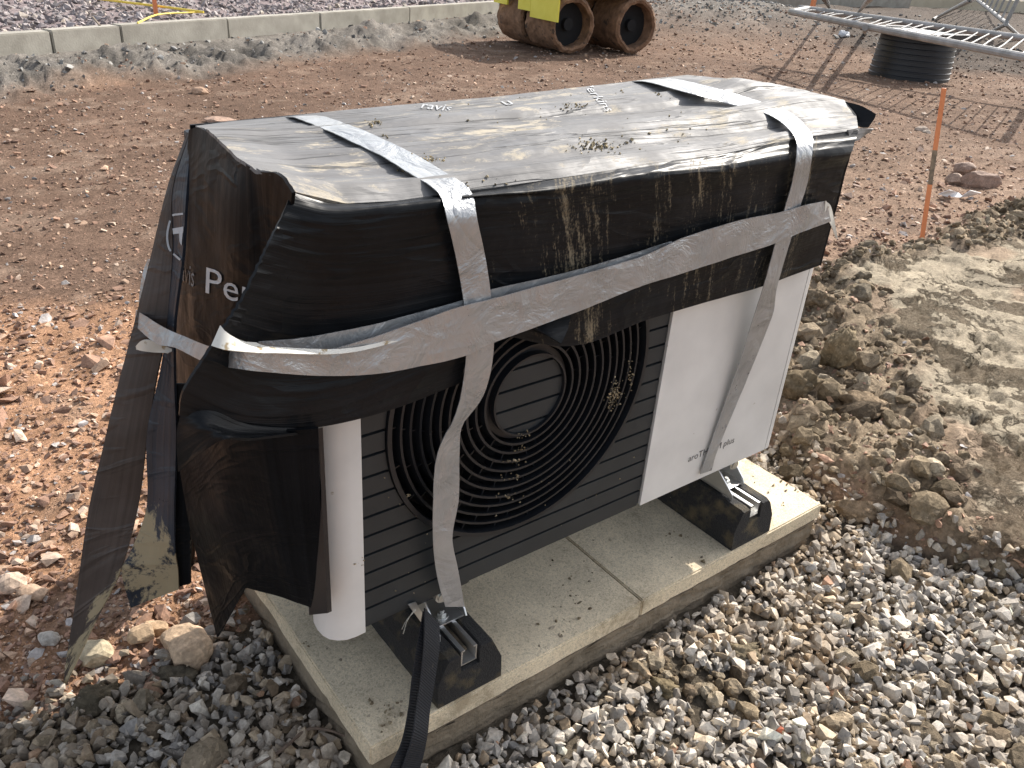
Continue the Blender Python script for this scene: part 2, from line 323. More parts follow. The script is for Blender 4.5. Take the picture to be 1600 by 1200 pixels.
def height(x, y, full=False):
    x = np.asarray(x, float); y = np.asarray(y, float)
    g, c, s, d, k, h, beyond, m, m2, soil = zones(x, y)
    r = np.hypot(x-CAM[0], y-CAM[1])
    z = GZ + .03*fbm(x, y, .6, 3, 1)*sstep(1.5, 4, r)
    red = (1-g)*(1-c)
    z = z + red*(1-d*.6)*(.038*fbm(x, y, 9, 5, 2, .6)+.012*np.abs(fbm(x, y, 28, 3, 5)))
    # clay: lumpy shoulder, smooth cracked plates
    f1, f2, cid = worley(x+.22*fbm(x, y, 6, 5, 41, .65), y+.22*fbm(x, y, 6, 5, 44, .65), 3.3, 4); crack = np.minimum((f2-f1)/.05, 1)
    fl1, fl2, lid = worley(x, y, 15, 14); lump = np.clip(1-fl1*1.25, 0, 1)
    lumpy = c*(1-s); line_ = sstep(.022, .0, np.abs(fbm(x, y, 2.1, 6, 88, .62)))*sstep(-.08, .06, fbm(x, y, 2.7, 2, 90))
    z = z + lumpy*(.10*fbm(x, y, 4.5, 6, 12, .62)+.045*lump*lid+.03) + s*(.05+.022*(cid-.5)+.05*fbm(x, y, 1.7, 3, 15)+.07*np.clip(fbm(x, y, 4.2, 6, 18, .65)-.02, -.05, .3)*.6-.022*line_+.022*fbm(x, y, 13, 5, 16, .6)-.018*(1-crack)*sstep(0, .12, fbm(x, y, 3, 2, 77)))
    q_ = fbm(x, y, 1.7, 7, 131, .60)*13; fr_ = q_-np.floor(q_); z = z+s*.009*(np.floor(q_)+sstep(.0, .16, fr_))
    q_ = fbm(x, y, 3.1, 6, 133, .62)*9; z = z+lumpy*.016*(np.floor(q_)+sstep(.0, .2, q_-np.floor(q_)))
    # gravel bank
    z = z + g*(.022*fbm(x, y, 5, 4, 6)-.018) + .03*g*np.exp(-((x+.25)**2+(y-.25)**2)/.06)
    # kerb haunch, plateau beyond
    z = np.where(beyond, .15+.04*fbm(x, y, 5, 4, 9), z + h*(.17*sstep(1.1, .0, k)+.15*fbm(x, y, 3.2, 6, 19, .6)*sstep(.0, .3, k)-.02))
    z = z + .42*m*(1+.3*fbm(x, y, 3, 4, 22)) + .16*m2 + soil*(.16*fbm(x, y, 1.3, 5, 25)+.05)
    q_ = fbm(x, y, 1.9, 6, 137, .62)*9; z = z+h*.035*(np.floor(q_)+sstep(.0, .25, q_-np.floor(q_)))*sstep(0, .25, k)
    # level ground under the paving
    u = sstep(.10, .0, np.maximum(np.abs(x-.70)-.60, np.abs(y-.25)-.33)); z = z*(1-u)+u*np.minimum(z, -.118)
    if not full: return z
    red_c = np.array([.37, .215, .130]); dark_c = np.array([.150, .098, .070]); right_c = np.array([.235, .160, .113])  # second colour: darker brown of the band, also the painted backlit far ground
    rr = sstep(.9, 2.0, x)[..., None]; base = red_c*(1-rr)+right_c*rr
    col = base*(1-d[..., None])+dark_c*d[..., None]
    v = fbm(x, y, 2.2, 4, 51)[..., None]; col = col*(1+.55*v)
    pale = sstep(.08, .2, fbm(x, y, 5, 4, 57))[..., None]*.4; col = col*(1-pale)+np.array([.30, .22, .165])*pale
    G = g[..., None]; col = col*(1-G)+np.array([.12, .10, .075])*G
    lc = np.array([.25, .195, .135])*(1+1.1*fbm(x, y, 11, 4, 61)[..., None]); C = lumpy[..., None]; col = col*(1-C)+lc*C
    redp = sstep(.10, .2, fbm(x, y, 2.6, 4, 66))[..., None]; sc = np.array([.36, .305, .225])*(1-redp*.5)+np.array([.33, .22, .15])*redp*.5
    q_ = fbm(x, y, 1.7, 7, 131, .60)*13; fr_ = q_-np.floor(q_); sc = sc*(1+.22*fbm(np.floor(q_)*3.1, np.floor(q_)*1.7, 1, 1, 5)[..., None])*(1-.35*(np.exp(-((fr_-.06)/.07)**2))[..., None])
    sc = sc*(.72+.28*crack[..., None])*(1-.45*line_[..., None])*(1+.35*fbm(x, y, 6, 4, 68)[..., None]); S = s[..., None]; col = col*(1-S)+sc*S
    H = np.clip(h+m+m2*1.2, 0, 1)[..., None]; col = col*(1-H)+np.array([.165, .15, .132])*(1+1.3*fbm(x, y, 4, 5, 71, .6)[..., None])*H
    bb = beyond[..., None]; col = np.where(bb, np.array([.25, .205, .20])*(1+.3*v), col)
    Sx = soil[..., None]*.9; col = col*(1-Sx)+np.array([.085, .070, .058])*(1+.8*v)*Sx
    return z, np.concatenate([np.clip(col, .01, .9), 1-.65*S], -1)
C0 = np.array([-.9, -1.6]); NA, NR = 900, 660
aa = np.radians(np.linspace(-22, 106, NA)); rr = np.concatenate([np.exp(np.linspace(math.log(.55), math.log(5.5), 400, endpoint=False)), np.exp(np.linspace(math.log(5.5), math.log(16), 200, endpoint=False)), np.exp(np.linspace(math.log(16), math.log(95), NR-600))])
A_, R_ = np.meshgrid(aa, rr); GX = C0[0]+R_*np.sin(A_); GY = C0[1]+R_*np.cos(A_)
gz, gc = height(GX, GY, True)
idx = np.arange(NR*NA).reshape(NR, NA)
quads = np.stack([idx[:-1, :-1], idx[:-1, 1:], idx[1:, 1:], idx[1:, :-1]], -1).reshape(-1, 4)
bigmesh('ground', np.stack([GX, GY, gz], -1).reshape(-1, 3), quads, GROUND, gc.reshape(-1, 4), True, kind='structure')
n_ = 40; xs = np.linspace(-600, 600, n_); X2, Y2 = np.meshgrid(xs, xs); i2 = np.arange(n_*n_).reshape(n_, n_)
q2 = np.stack([i2[:-1, :-1], i2[:-1, 1:], i2[1:, 1:], i2[1:, :-1]], -1).reshape(-1, 4)
bigmesh('wider_ground', np.stack([X2, Y2, X2*0-.35], -1).reshape(-1, 3), q2, GROUND, np.tile([.2, .14, .10], (n_*n_, 1)), False, kind='structure')

# ---------------------------------------------------------------- loose stone
def hull_proto(n, seed, flat=.7):
    r = np.random.default_rng(seed); p = r.normal(size=(n, 3)); p /= np.linalg.norm(p, axis=1)[:, None]; p *= r.uniform(.75, 1.1, (n, 1)); p *= [1, r.uniform(.65, .95), flat*r.uniform(.8, 1.15)]
    bm = bmesh.new(); vs = [bm.verts.new(v) for v in p]; res = bmesh.ops.convex_hull(bm, input=vs)
    for v in list(bm.verts):
        if not v.link_faces: bm.verts.remove(v)
    bmesh.ops.triangulate(bm, faces=bm.faces); bm.verts.index_update()
    V = np.array([v.co[:] for v in bm.verts]); T = np.array([[v.index for v in f.verts] for f in bm.faces]); bm.free(); return V, T
PR_G = [hull_proto(13, i, .75) for i in range(14)]; PR_S = [hull_proto(9, 50+i, .55) for i in range(12)]
def blob_proto(seed):
    r = np.random.default_rng(seed); bm = bmesh.new(); bmesh.ops.create_icosphere(bm, subdivisions=2, radius=1); V = np.array([v.co[:] for v in bm.verts]); T = np.array([[v.index for v in f.verts] for f in bm.faces]); bm.free()
    n_ = fbm(V[:, 0]*1.3+seed*3, V[:, 1]*1.3+V[:, 2]*1.1, 1.6, 3, seed, .7)+.6*fbm(V[:, 2]*1.9+seed, V[:, 1]*1.7-V[:, 0], 2, 3, seed+7, .7); return V*(1+.95*n_[:, None])*[1, .8, .62], T
PR_B = [blob_proto(i) for i in range(10)]
def stones(name, P, S, C, protos, mat, tilt=1.0, **kw):
    VV, TT, CC = [], [], []; off = 0; N = len(P); which = RNG.integers(0, len(protos), N)
    for k, (V, T) in enumerate(protos):
        I = np.where(which == k)[0]; n = len(I)
        if not n: continue
        a = RNG.uniform(0, 2*np.pi, n); b = RNG.normal(0, .6*tilt, n); c = RNG.normal(0, .6*tilt, n)
        ca, sa, cb, sb, cc, sc_ = np.cos(a), np.sin(a), np.cos(b), np.sin(b), np.cos(c), np.sin(c); o = np.zeros(n); e = np.ones(n)
        Rz = np.array([[ca, -sa, o], [sa, ca, o], [o, o, e]]).transpose(2, 0, 1); Rx = np.array([[e, o, o], [o, cb, -sb], [o, sb, cb]]).transpose(2, 0, 1); Ry = np.array([[cc, o, sc_], [o, e, o], [-sc_, o, cc]]).transpose(2, 0, 1)
        R3 = Rz@Rx@Ry; st = RNG.uniform(.78, 1.25, (n, 1, 3)); W_ = np.einsum('nij,nkj->nki', R3, V[None]*st*S[I][:, None, None])+P[I][:, None]
        VV.append(W_.reshape(-1, 3)); TT.append((T[None]+np.arange(n)[:, None, None]*len(V)).reshape(-1, 3)+off); off += n*len(V)
        CC.append(np.repeat(C[I], len(V), 0))
    return bigmesh(name, np.concatenate(VV), np.concatenate(TT), mat, np.concatenate(CC), False, **kw)
def pick(pal, w, n, var=.18):
    pal = np.array(pal); k = RNG.choice(len(pal), n, p=np.array(w)/sum(w)); return np.clip(pal[k]*RNG.normal(1, var, (n, 1)).clip(.45, 1.7), .01, .85)
# grey gravel round the paving
def blocked(x, y, m=.0): return (np.abs(x-.70) < .60+m) & (np.abs(y-.245) < .305+m)
N = 30000; x = RNG.uniform(-1.6, 4.0, N*4); y = RNG.uniform(-1.4, 1.5, N*4)
sd_ = polysd(x, y, P_GRAVEL)+.08*fbm(x, y, 6, 3, 3)+.035*RNG.normal(size=len(x)); keep_ = (sd_ > 0) & ~blocked(x, y, .006) & (fbm(x, y, 4.5, 3, 91) > -.30)
px_d = np.hypot(x-CAM[0], y-CAM[1]); keep_ &= (px_d > .45) & ((x-CAM[0])*FW[0]+(y-CAM[1])*FW[1] > .2)
x, y = x[keep_][:N], y[keep_][:N]; n = len(x); s = RNG.lognormal(math.log(.0108), .36, n).clip(.004, .024)
z = height(x, y)+RNG.uniform(0, .020, n)
GP = [(.31, .285, .255), (.44, .41, .37), (.23, .22, .21), (.40, .33, .245), (.56, .52, .455), (.26, .20, .14), (.36, .22, .15)]
gcol = pick(GP, [30, 24, 16, 12, 9, 6, 1.2], n); mw = (sstep(-.02, .16, fbm(x, y, 3.3, 4, 111))*.75)[:, None]*RNG.uniform(.2, 1, (n, 1)); gcol = gcol*(1-mw)+np.array([.30, .225, .145])*mw
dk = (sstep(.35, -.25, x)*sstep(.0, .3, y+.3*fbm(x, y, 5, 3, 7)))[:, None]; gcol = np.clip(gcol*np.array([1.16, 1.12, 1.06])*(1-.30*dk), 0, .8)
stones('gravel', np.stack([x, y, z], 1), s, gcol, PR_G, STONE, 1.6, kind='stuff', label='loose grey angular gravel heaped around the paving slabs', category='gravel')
# brown stone chips on the red ground
def scatter(n, r0, r1, a0, a1, pw=1.0):
    r = np.exp(RNG.uniform(math.log(r0), math.log(r1), n)) if pw == 1 else r0+(r1-r0)*RNG.uniform(0, 1, n)**pw; a = np.radians(RNG.uniform(a0, a1, n)); return CAM[0]+r*np.sin(a), CAM[1]+r*np.cos(a), r
x, y, r = scatter(150000, 1.0, 17, -6, 84)
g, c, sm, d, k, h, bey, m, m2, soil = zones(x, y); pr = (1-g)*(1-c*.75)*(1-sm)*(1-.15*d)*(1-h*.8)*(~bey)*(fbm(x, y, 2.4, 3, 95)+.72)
ok = (RNG.uniform(0, 1, len(x)) < pr) & ~blocked(x, y); x, y, r, d, soil = x[ok], y[ok], r[ok], d[ok], soil[ok]; n = len(x)
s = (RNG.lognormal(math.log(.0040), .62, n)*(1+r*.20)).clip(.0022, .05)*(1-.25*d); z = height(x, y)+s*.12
RP = [(.33, .20, .135), (.27, .16, .11), (.43, .29, .20), (.50, .38, .29), (.36, .33, .31), (.20, .125, .09)]
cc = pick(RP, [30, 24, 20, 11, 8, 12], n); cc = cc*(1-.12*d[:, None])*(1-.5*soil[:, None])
stones('stone_rubble', np.stack([x, y, z], 1), s, cc, PR_S, STONE, .6, kind='stuff', label='reddish brown stone chips trodden into the bare red ground', category='rubble')
# clods on the clay shoulder and in the gravel
x = RNG.uniform(-1.2, 5.5, 110000); y = RNG.uniform(-1, 3.2, 110000); g, c, sm, d, *_ = zones(x, y)
patch = sstep(.05, .16, fbm(x, y, 3.6, 3, 101)); rim = np.exp(-(polysd(x, y, P_GRAVEL)/.10)**2)*(x > .9)
bare = fbm(x, y, 4.5, 3, 91) < -.27
pr = c*(1-sm)*.55+g*patch*.7*(x > -1)+g*rim*.8+g*bare*1.6+g*np.exp(-((x+.30)**2+(y-.30)**2)/.05)*1.0
ok = (RNG.uniform(0, 1, len(x)) < pr*.42) & ~blocked(x, y, .02); x, y, c = x[ok], y[ok], c[ok]; n = len(x)
s = RNG.lognormal(math.log(.0088), .60, n).clip(.004, .038)*(1+.3*c); z = height(x, y)+s*.12+.008*(c < .5)
stones('clay_clods', np.stack([x, y, z], 1), s, pick([(.21, .165, .11), (.27, .215, .15), (.17, .13, .09), (.33, .275, .20)], [4, 4, 3, 3], n), PR_B, GROUND, 1, kind='stuff', label='brown clay crumbs and clods mixed into the gravel edge', category='clods')
# crushed stone beyond the kerb, stony haunch, grey mound
x, y, r = scatter(60000, 4.5, 26, -10, 88); g, c, sm, d, k, h, bey, m, m2, soil = zones(x, y)
ok = (RNG.uniform(0, 1, len(x)) < np.where(bey & (k > -9), 1, h*.22+m*.9+m2*.9+soil*.12)); x, y, r, bey, soil = x[ok], y[ok], r[ok], bey[ok], soil[ok]; n = len(x)
s = (RNG.lognormal(math.log(.022), .4, n)*np.where(bey, 1+.04*r, .45+.045*r)).clip(.006, .07); z = height(x, y)+s*.1
cc = np.where(bey[:, None], pick([(.27, .24, .235), (.34, .30, .29), (.20, .175, .175), (.38, .33, .28)], [4, 3, 3, 1], n), pick([(.22, .215, .20), (.29, .28, .26), (.17, .165, .16)], [3, 2, 2], n))*(1-.45*soil[:, None])
stones('crushed_stone', np.stack([x, y, z], 1), s, cc, PR_S, STONE, 1, kind='stuff', label='purplish grey crushed stone behind the kerb and on grey mounds', category='crushed stone')
def zat(x, y): return float(height(np.array([x]), np.array([y]))[0])

def rock(name, loc, size, seed, color, label, cat, rough=.5, sub=3, sink=.3, group=None, facets=7, mat=None, rz=0):
    r = np.random.default_rng(seed); bm = bmesh.new(); bmesh.ops.create_icosphere(bm, subdivisions=sub, radius=1)
    V = np.array([v.co[:] for v in bm.verts]); T = np.array([[v.index for v in f.verts] for f in bm.faces]); bm.free()
    for _ in range(facets):
        nrm = r.normal(size=3); nrm /= np.linalg.norm(nrm); h = r.uniform(.55, .85); d = V@nrm-h; V = V-np.outer(np.clip(d, 0, None), nrm)
    nn = fbm(V[:, 0]*2+seed, V[:, 1]*2+V[:, 2]*1.7, 1.5, 4, seed, .6); V = V*(1+rough*nn[:, None])
    V = V*np.array(size); a = rz; V = V@np.array([[math.cos(a), math.sin(a), 0], [-math.sin(a), math.cos(a), 0], [0, 0, 1]])
    base = V[:, 2].min(); V[:, 2] -= base + 2*size[2]*sink
    col = np.array(color)*(1+.5*fbm(V[:, 0]/size[0]*2+seed, V[:, 1]/size[0]*2, 1.3, 4, seed+3)[:, None]); 
    o = bigmesh(name, V, T, mat or STONE, col, rough > .6, label=label, category=cat, group=group); o.location = loc; return o
def place(px, py): p = at(px, py, 'z', GZ+.01); return p[0], p[1], zat(p[0], p[1])
ROCKS = [
 ('boulder', 292, 1015, (.055, .045, .048), 1, (.50, .36, .24), 'large pale tan stone half buried where gravel meets red ground', 'rock', .25, .25),
 ('stone', 225, 1000, (.030, .026, .020), 2, (.42, .30, .19), 'tan stone left of the largest pale stone', 'rock', .25, .2),
 ('stone', 243, 985, (.026, .018, .018), 3, (.46, .32, .20), 'orange tan flat topped stone touching the smaller tan stone', 'rock', .25, .1),
 ('stone', 143, 1020, (.042, .028, .024), 4, (.48, .40, .27), 'cream stone right of the long torn flap tip', 'rock', .3, .2),
 ('stone', 52, 928, (.036, .026, .018), 5, (.46, .32, .22), 'flat pinkish stone on red ground at the left edge', 'rock', .25, .25),
 ('stone', 14, 915, (.036, .030, .026), 6, (.50, .38, .29), 'pale pink stone cut by the left frame edge', 'rock', .3, .25),
 ('stone', 75, 998, (.022, .016, .014), 7, (.44, .40, .35), 'small grey stone on red ground below the flat pinkish one', 'rock', .3, .2),
 ('brick_fragment', 1224, 1132, (.016, .011, .010), 8, (.36, .11, .06), 'small brick red fragment lying alone in the grey gravel', 'brick fragment', .5, .15),
 ('stone', 1272, 1170, (.026, .022, .012), 9, (.46, .38, .24), 'flat buff stone at the lower right of the gravel', 'rock', .3, .2),
 ('clay_lump', 1300, 590, (.055, .050, .085), 10, (.27, .215, .14), 'tall rounded clay lump beside the white panel of the unit', 'clay lump', .95, .15),
 ('clay_lump', 1340, 800, (.060, .036, .030), 11, (.26, .19, .125), 'smooth brown clay slab tilted on gravel past the paving corner', 'clay lump', .35, .2),
 ('clay_lump', 1238, 640, (.075, .055, .050), 12, (.20, .155, .10), 'broad crumbly clay lump right behind the paving corner', 'clay lump', .95, .3),
 ('clay_lump', 1270, 500, (.060, .050, .045), 13, (.22, .17, .115), 'dark clay lump near the right end of the cover', 'clay lump', .95, .3),
 ('clay_lump', 1345, 660, (.080, .055, .040), 14, (.24, .18, .12), 'reddish brown clay lump at the middle of the shoulder', 'clay lump', .95, .3),
 ('clay_lump', 1040, 1065, (.030, .024, .018), 15, (.20, .16, .10), 'mud clod sitting in gravel in front of the paving joint', 'clay lump', .95, .2),
 ('clay_lump', 1160, 1010, (.040, .026, .020), 16, (.22, .18, .12), 'muddy clod in gravel in front of the right rubber foot', 'clay lump', .95, .2),
 ('clay_lump', 150, 1100, (.050, .040, .026), 17, (.12, .10, .07), 'dark clod under the long torn flap tip', 'clay lump', .95, .3),  # this clod and the next have a darker brown than the others
 ('clay_lump', 275, 1060, (.050, .036, .024), 18, (.13, .11, .08), 'dark clod in the gravel below the big pale stone', 'clay lump', .95, .3),
 ('stone', 1530, 290, (.13, .05, .07), 19, (.30, .20, .15), 'long brown wedge shaped stone at the right edge', 'rock', .3, .2),
 ('stone', 1505, 270, (.085, .06, .055), 20, (.30, .21, .16), 'rounded brown stone behind the white plastic scrap', 'rock', .3, .3),
 ('stone', 1490, 285, (.055, .05, .05), 21, (.34, .24, .18), 'brown pointed stone directly behind the white plastic scrap', 'rock', .3, .2),
 ('stone', 1440, 205, (.060, .045, .03), 22, (.42, .33, .26), 'pale flat stone at the foot of the cover corner and stake', 'rock', .3, .3),
 ('stone', 1448, 208, (.035, .03, .02), 23, (.5, .42, .34), 'tiny pale stone beside the orange stake', 'rock', .3, .3),
 ('stone', 345, 188, (.11, .05, .03), 24, (.40, .27, .20), 'long pale stone seen just above the cover left corner', 'rock', .3, .3),
 ('stone', 313, 143, (.070, .05, .04), 25, (.38, .25, .17), 'lone tan stone standing proud of the red ground', 'rock', .3, .2),
]
for nm, px, py, sz, sd2, colr, lb, ct, rg, sk in ROCKS:
    X, Y, Z = place(px, py); rock(nm, (X, Y, Z), sz, sd2, colr, lb, ct, rg, 4 if rg > .6 or sd2 in (1, 10, 11) else 3, sk, rz=-YAW if sz[2] < .1 else 0, mat=GROUND if ct == 'clay lump' else STONE)

# ---------------------------------------------------------------- paving and bedding
def slab_mesh(name, lo, hi, mat, cuts=34, amp=.003, seed=0, **kw):
    bm = bmesh.new(); bmesh.ops.create_cube(bm, size=1); lo = np.array(lo); hi = np.array(hi)
    for v in bm.verts: v.co = Vector([(lo[i]+hi[i])/2+v.co[i]*(hi[i]-lo[i]) for i in range(3)])
    bmesh.ops.bevel(bm, geom=list(bm.edges), offset=.003, segments=2, affect='EDGES')
    es = [e for e in bm.edges if e.calc_length() > .1]; bmesh.ops.subdivide_edges(bm, edges=es, cuts=cuts, use_grid_fill=True)
    V = np.array([v.co[:] for v in bm.verts]); ed = np.minimum(np.minimum(V[:, 0]-lo[0], hi[0]-V[:, 0]), np.minimum(V[:, 1]-lo[1], hi[1]-V[:, 1])); top = (V[:, 2] > hi[2]-.008)
    chip = np.clip(fbm(V[:, 0], V[:, 1]+V[:, 2]*2, 38, 4, seed+200)*1.6, 0, 1)*np.exp(-np.clip(ed, 0, 1)/.006)
    c = (lo+hi)/2; dx = V-c; dx[:, 2] = 0; ln = np.linalg.norm(dx, axis=1)[:, None]+1e-6
    V = V-dx/ln*(chip*amp*2.2)[:, None]; V[:, 2] -= chip*amp*2*top; V[:, 2] += .0006*fbm(V[:, 0], V[:, 1], 50, 2, seed)
    for v, p in zip(bm.verts, V): v.co = p
    me = bpy.data.meshes.new(name); bm.to_mesh(me); bm.free(); me.polygons.foreach_set('use_smooth', [True]*len(me.polygons)); me.materials.append(mat)
    try: me.set_sharp_from_angle(angle=math.radians(40))
    except Exception: pass
    return fin(bpy.data.objects.new(name, me), None, **kw)
SX, SY = .098, -.0575
slab_mesh('paving_slab', (SX, SY, -.043), (SX+.599, SY+.60, 0), SLAB, label='buff concrete paving slab under the fan end of the unit', category='paving slab', group='paving slabs under the unit')
slab_mesh('paving_slab', (SX+.602, SY+.001, -.0435), (SX+1.2, SY+.601, -.0006), SLAB, seed=9, label='buff concrete paving slab under the white panel, its end sunlit', category='paving slab', group='paving slabs under the unit')
slab_mesh('mortar_bed', (SX+.006, SY+.004, -.20), (SX+1.192, SY+.60, -.0445), BED, 60, .012, 5, label='rough brown mortar bed showing as a ledge under both paving slabs', category='mortar bed')
def crumb_set(name, pts, smin, smax, pal, label, cat, mat=GROUND):
    n = len(pts); P = np.array(pts); s = RNG.uniform(smin, smax, n)*RNG.uniform(.4, 1, n); P[:, 2] += s*.25
    return stones(name, P, s, pick(pal, [1]*len(pal), n), PR_G, mat, 1, kind='stuff', label=label, category=cat)
cr = []
for (px, py, sp, n) in ((612, 1115, .014, 26), (470, 1010, .006, 7), (885, 955, .03, 22), (875, 985, .02, 10), (1090, 875, .02, 8), (1055, 835, .015, 5), (840, 1010, .01, 3), (920, 880, .08, 14), (1230, 745, .02, 12), (1250, 760, .02, 16), (1222, 785, .006, 3), (1180, 760, .03, 6), (560, 1060, .06, 12), (1178, 812, .03, 8)):
    p = at(px, py, 'z', 0)
    for _ in range(n): cr.append((p[0]+RNG.normal(0, sp), p[1]+RNG.normal(0, sp), .0))
cr = [c for c in cr if SX+.004 < c[0] < SX+1.196 and SY+.004 < c[1] < SY+.6]
crumb_set('mud_crumbs', cr, .0012, .0065, [(.28, .23, .15), (.20, .155, .10), (.40, .34, .26)], 'dried mud crumbs scattered over the paving slabs', 'mud crumbs')

# ---------------------------------------------------------------- heat pump
ZB, ZT = .200, .846
hp = empty('heat_pump', (.58, .2, ZB), label='outdoor heat pump unit with round dark fan grille, white right panel and corner column', category='heat pump')
def part(b, name, mat, smooth=False, **kw): return keep(b.done(name, mat, None, smooth, **kw), hp)
XC, XP = .1235, .7024; FX, FZ, FRO, FRI = .4085, .5202, .245, .066
part(B().box((.075, .062, ZB+.004), (1.094, .452, ZT), .006), 'casing', DARKP)
prof = [(.1225, -.0035), (.106, -.0040), (.092, -.0020), (.080, .004), (.071, .013), (.066, .025), (.0645, .040), (.0665, .058), (.1225, .058)]
part(B().prism([(x, y, ZB-.011) for x, y in prof], (0, 0, ZT-ZB+.011)), 'corner_column', WHITE, True)
prof = [(XP, -.006), (1.076, -.006), (1.076, .002), (XP+.002, .002)]
part(B().prism([(x, y, ZB-.002) for x, y in prof], (0, 0, ZT-ZB)), 'front_panel', WHITE)
prof = [(1.0785, -.006), (1.090, -.005), (1.099, .0), (1.104, .009), (1.1045, .02), (1.1045, .44), (1.096, .44), (1.096, .03), (1.0785, .004)]
part(B().prism([(x, y, ZB-.002) for x, y in prof], (0, 0, ZT-ZB)), 'side_panel', WHITE, True)
# grille slats, cut round the fan opening
pitch = .0339; groove = .0045
def slat_pieces(z0, z1, y0, y1, ro=FRO+.004):
    out = []
    for side in (-1, 1):
        X0 = XC+.001 if side < 0 else XP-.001
        zs = np.linspace(z0, z1, 7); h = np.sqrt(np.clip(ro**2-(zs-FZ)**2, 0, None)); xi = np.where(h > 0, FX+side*h, FX); xi = np.where(np.abs(zs-FZ) >= ro, FX, xi)
        out.append([(X0, z0), (X0, z1)]+[(x, z) for x, z in zip(xi[::-1], zs[::-1])])
    return out
k = 0; zz = ZB
while zz < ZT-.01:
    z0, z1 = zz, min(zz+pitch-groove, ZT)
    for poly in slat_pieces(z0, z1, 0, 0):
        b = B(); b.prism([(x, -.0008, z) for x, z in poly], (0, .010, 0)); part(b, 'grille_slat', CHAR)
    zz += pitch
b = B()
for z0 in np.arange(ZB+.002, ZT-.004, .02):
    for poly in slat_pieces(z0, min(z0+.02, ZT-.002), 0, 0, FRO+.002): b.prism([(x, .0055, z) for x, z in poly], (0, .006, 0))
part(b, 'groove_backing', VOID)
# grooved lower lip details: small drain notches
def ring(r0, r1, y0, y1, n=96, flare=0.):
    V, F = [], []
    for i in range(n):
        a = 2*math.pi*i/n; c, s_ = math.cos(a), math.sin(a)
        for r, y in ((r0, y0), (r1, y0), (r1+flare, y1), (r0+flare, y1)): V.append((FX+r*c, y, FZ+r*s_))
    for i in range(n):
        for j in range(4): F.append((4*i+j, 4*i+(j+1) % 4, 4*((i+1) % n)+(j+1) % 4, 4*((i+1) % n)+j))
    return V, F
def hring(name, mat, *a, **k): keep(M(name, *ring(*a, **k), mat, None, False), hp)
hring('fan_surround', DARKP, FRO-.004, FRO+.003, -.006, .075)
NRG = 10; rad = np.linspace(FRI+.018, FRO-.004, NRG+1)[:-1]
for i, r in enumerate(rad): hring('grille_ring', DARKP, r-.0019, r+.0019, -.0035+.001*math.sin(i), .026, flare=.005)
hring('hub_ring', DARKP, FRI, FRI+.0035, -.005, .03); hring('hub_collar', DARKP, FRI+.0030, FRI+.013, .008, .012)
b = B(); rr_ = list(rad)+[FRO-.004]
for i in range(len(rr_)-1):
    m = 13+i
    for k_ in range(m):
        a = 2*math.pi*(k_+.37*i)/m+.15; c, s_ = math.cos(a), math.sin(a); w = .0011
        p = [(FX+r*c-t*w*s_, .0, FZ+r*s_+t*w*c) for r, t in ((rr_[i], -1), (rr_[i+1], -1), (rr_[i+1], 1), (rr_[i], 1))]
        b.prism([(q_[0], .006, q_[2]) for q_ in p], (0, .016, 0))
part(b, 'grille_ribs', DARKP, kind='stuff')
# hub disc made of the same slats
zz = ZB
while zz < ZT:
    z0, z1 = max(zz, FZ-FRI), min(zz+pitch-groove, FZ+FRI)
    if z1-z0 > .004:
        zs = np.linspace(z0, z1, 7); h = np.sqrt(np.clip((FRI-.0005)**2-(zs-FZ)**2, 0, None))
        b = B().prism([(FX-a, .001, z) for a, z in zip(h, zs)]+[(FX+a, .001, z) for a, z in zip(h[::-1], zs[::-1])], (0, .008, 0)); part(b, 'hub_slat', CHAR)
    zz += pitch
part(B().cyl((FX, .012, FZ), (FX, .016, FZ), FRI-.001, n=48), 'hub_disc', VOID)
part(B().cyl((FX, .0605, FZ), (FX, .0615, FZ), FRO-.005, n=64), 'fan_recess', VOID)
for a in range(5):
    t_ = a*2*math.pi/5+.3; V = []; F = []
    for i, r in enumerate(np.linspace(.05, .225, 8)):
        for j, da in enumerate(np.linspace(-.22, .34+.15*i/7, 4)): V.append((FX+r*math.cos(t_+da), .034+.018*j/3, FZ+r*math.sin(t_+da)))
    for i in range(7):
        for j in range(3): F.append((i*4+j, i*4+j+1, i*4+j+5, i*4+j+4))
    keep(M('fan_blade', V, F, VOID, None, True), hp)
# bottom edge trim and the two base beams
part(B().box((XC+.001, .001, ZB-.006), (XP-.001, .055, ZB-.001), .001), 'bottom_trim', CHAR)
def text2d(body, size=1.):
    cu = bpy.data.curves.new('t', 'FONT'); cu.body = body; cu.size = size; cu.resolution_u = 3; o = bpy.data.objects.new('t', cu); COL.objects.link(o)
    bpy.context.view_layer.update(); me = o.evaluated_get(bpy.context.evaluated_depsgraph_get()).to_mesh()
    V = np.array([v.co[:2] for v in me.vertices]); F = [list(p.vertices) for p in me.polygons]; bpy.data.objects.remove(o); bpy.data.curves.remove(cu); return V, F
tV, tF = text2d('aroTHERM plus'); tw = tV[:, 0].max()-tV[:, 0].min(); x0, x1 = .8205, .9575; sc_ = (x1-x0)/tw
keep(M('lettering', [(x0+v[0]*sc_, -.0066, .2555+v[1]*sc_*1.0) for v in tV], tF, PRINTD), hp)
for xc in (.288, 1.030):
    part(B().box((xc-.055, .035, .150), (xc+.055, .43, ZB-.004), .006), 'base_beam', DARKP)
    part(B().cyl((xc-.012, .036, .165), (xc-.012, .020, .165), .0125, n=20).cyl((xc-.012, .020, .165), (xc-.012, .016, .165), .009, n=20), 'beam_bolt', ZINC, True)

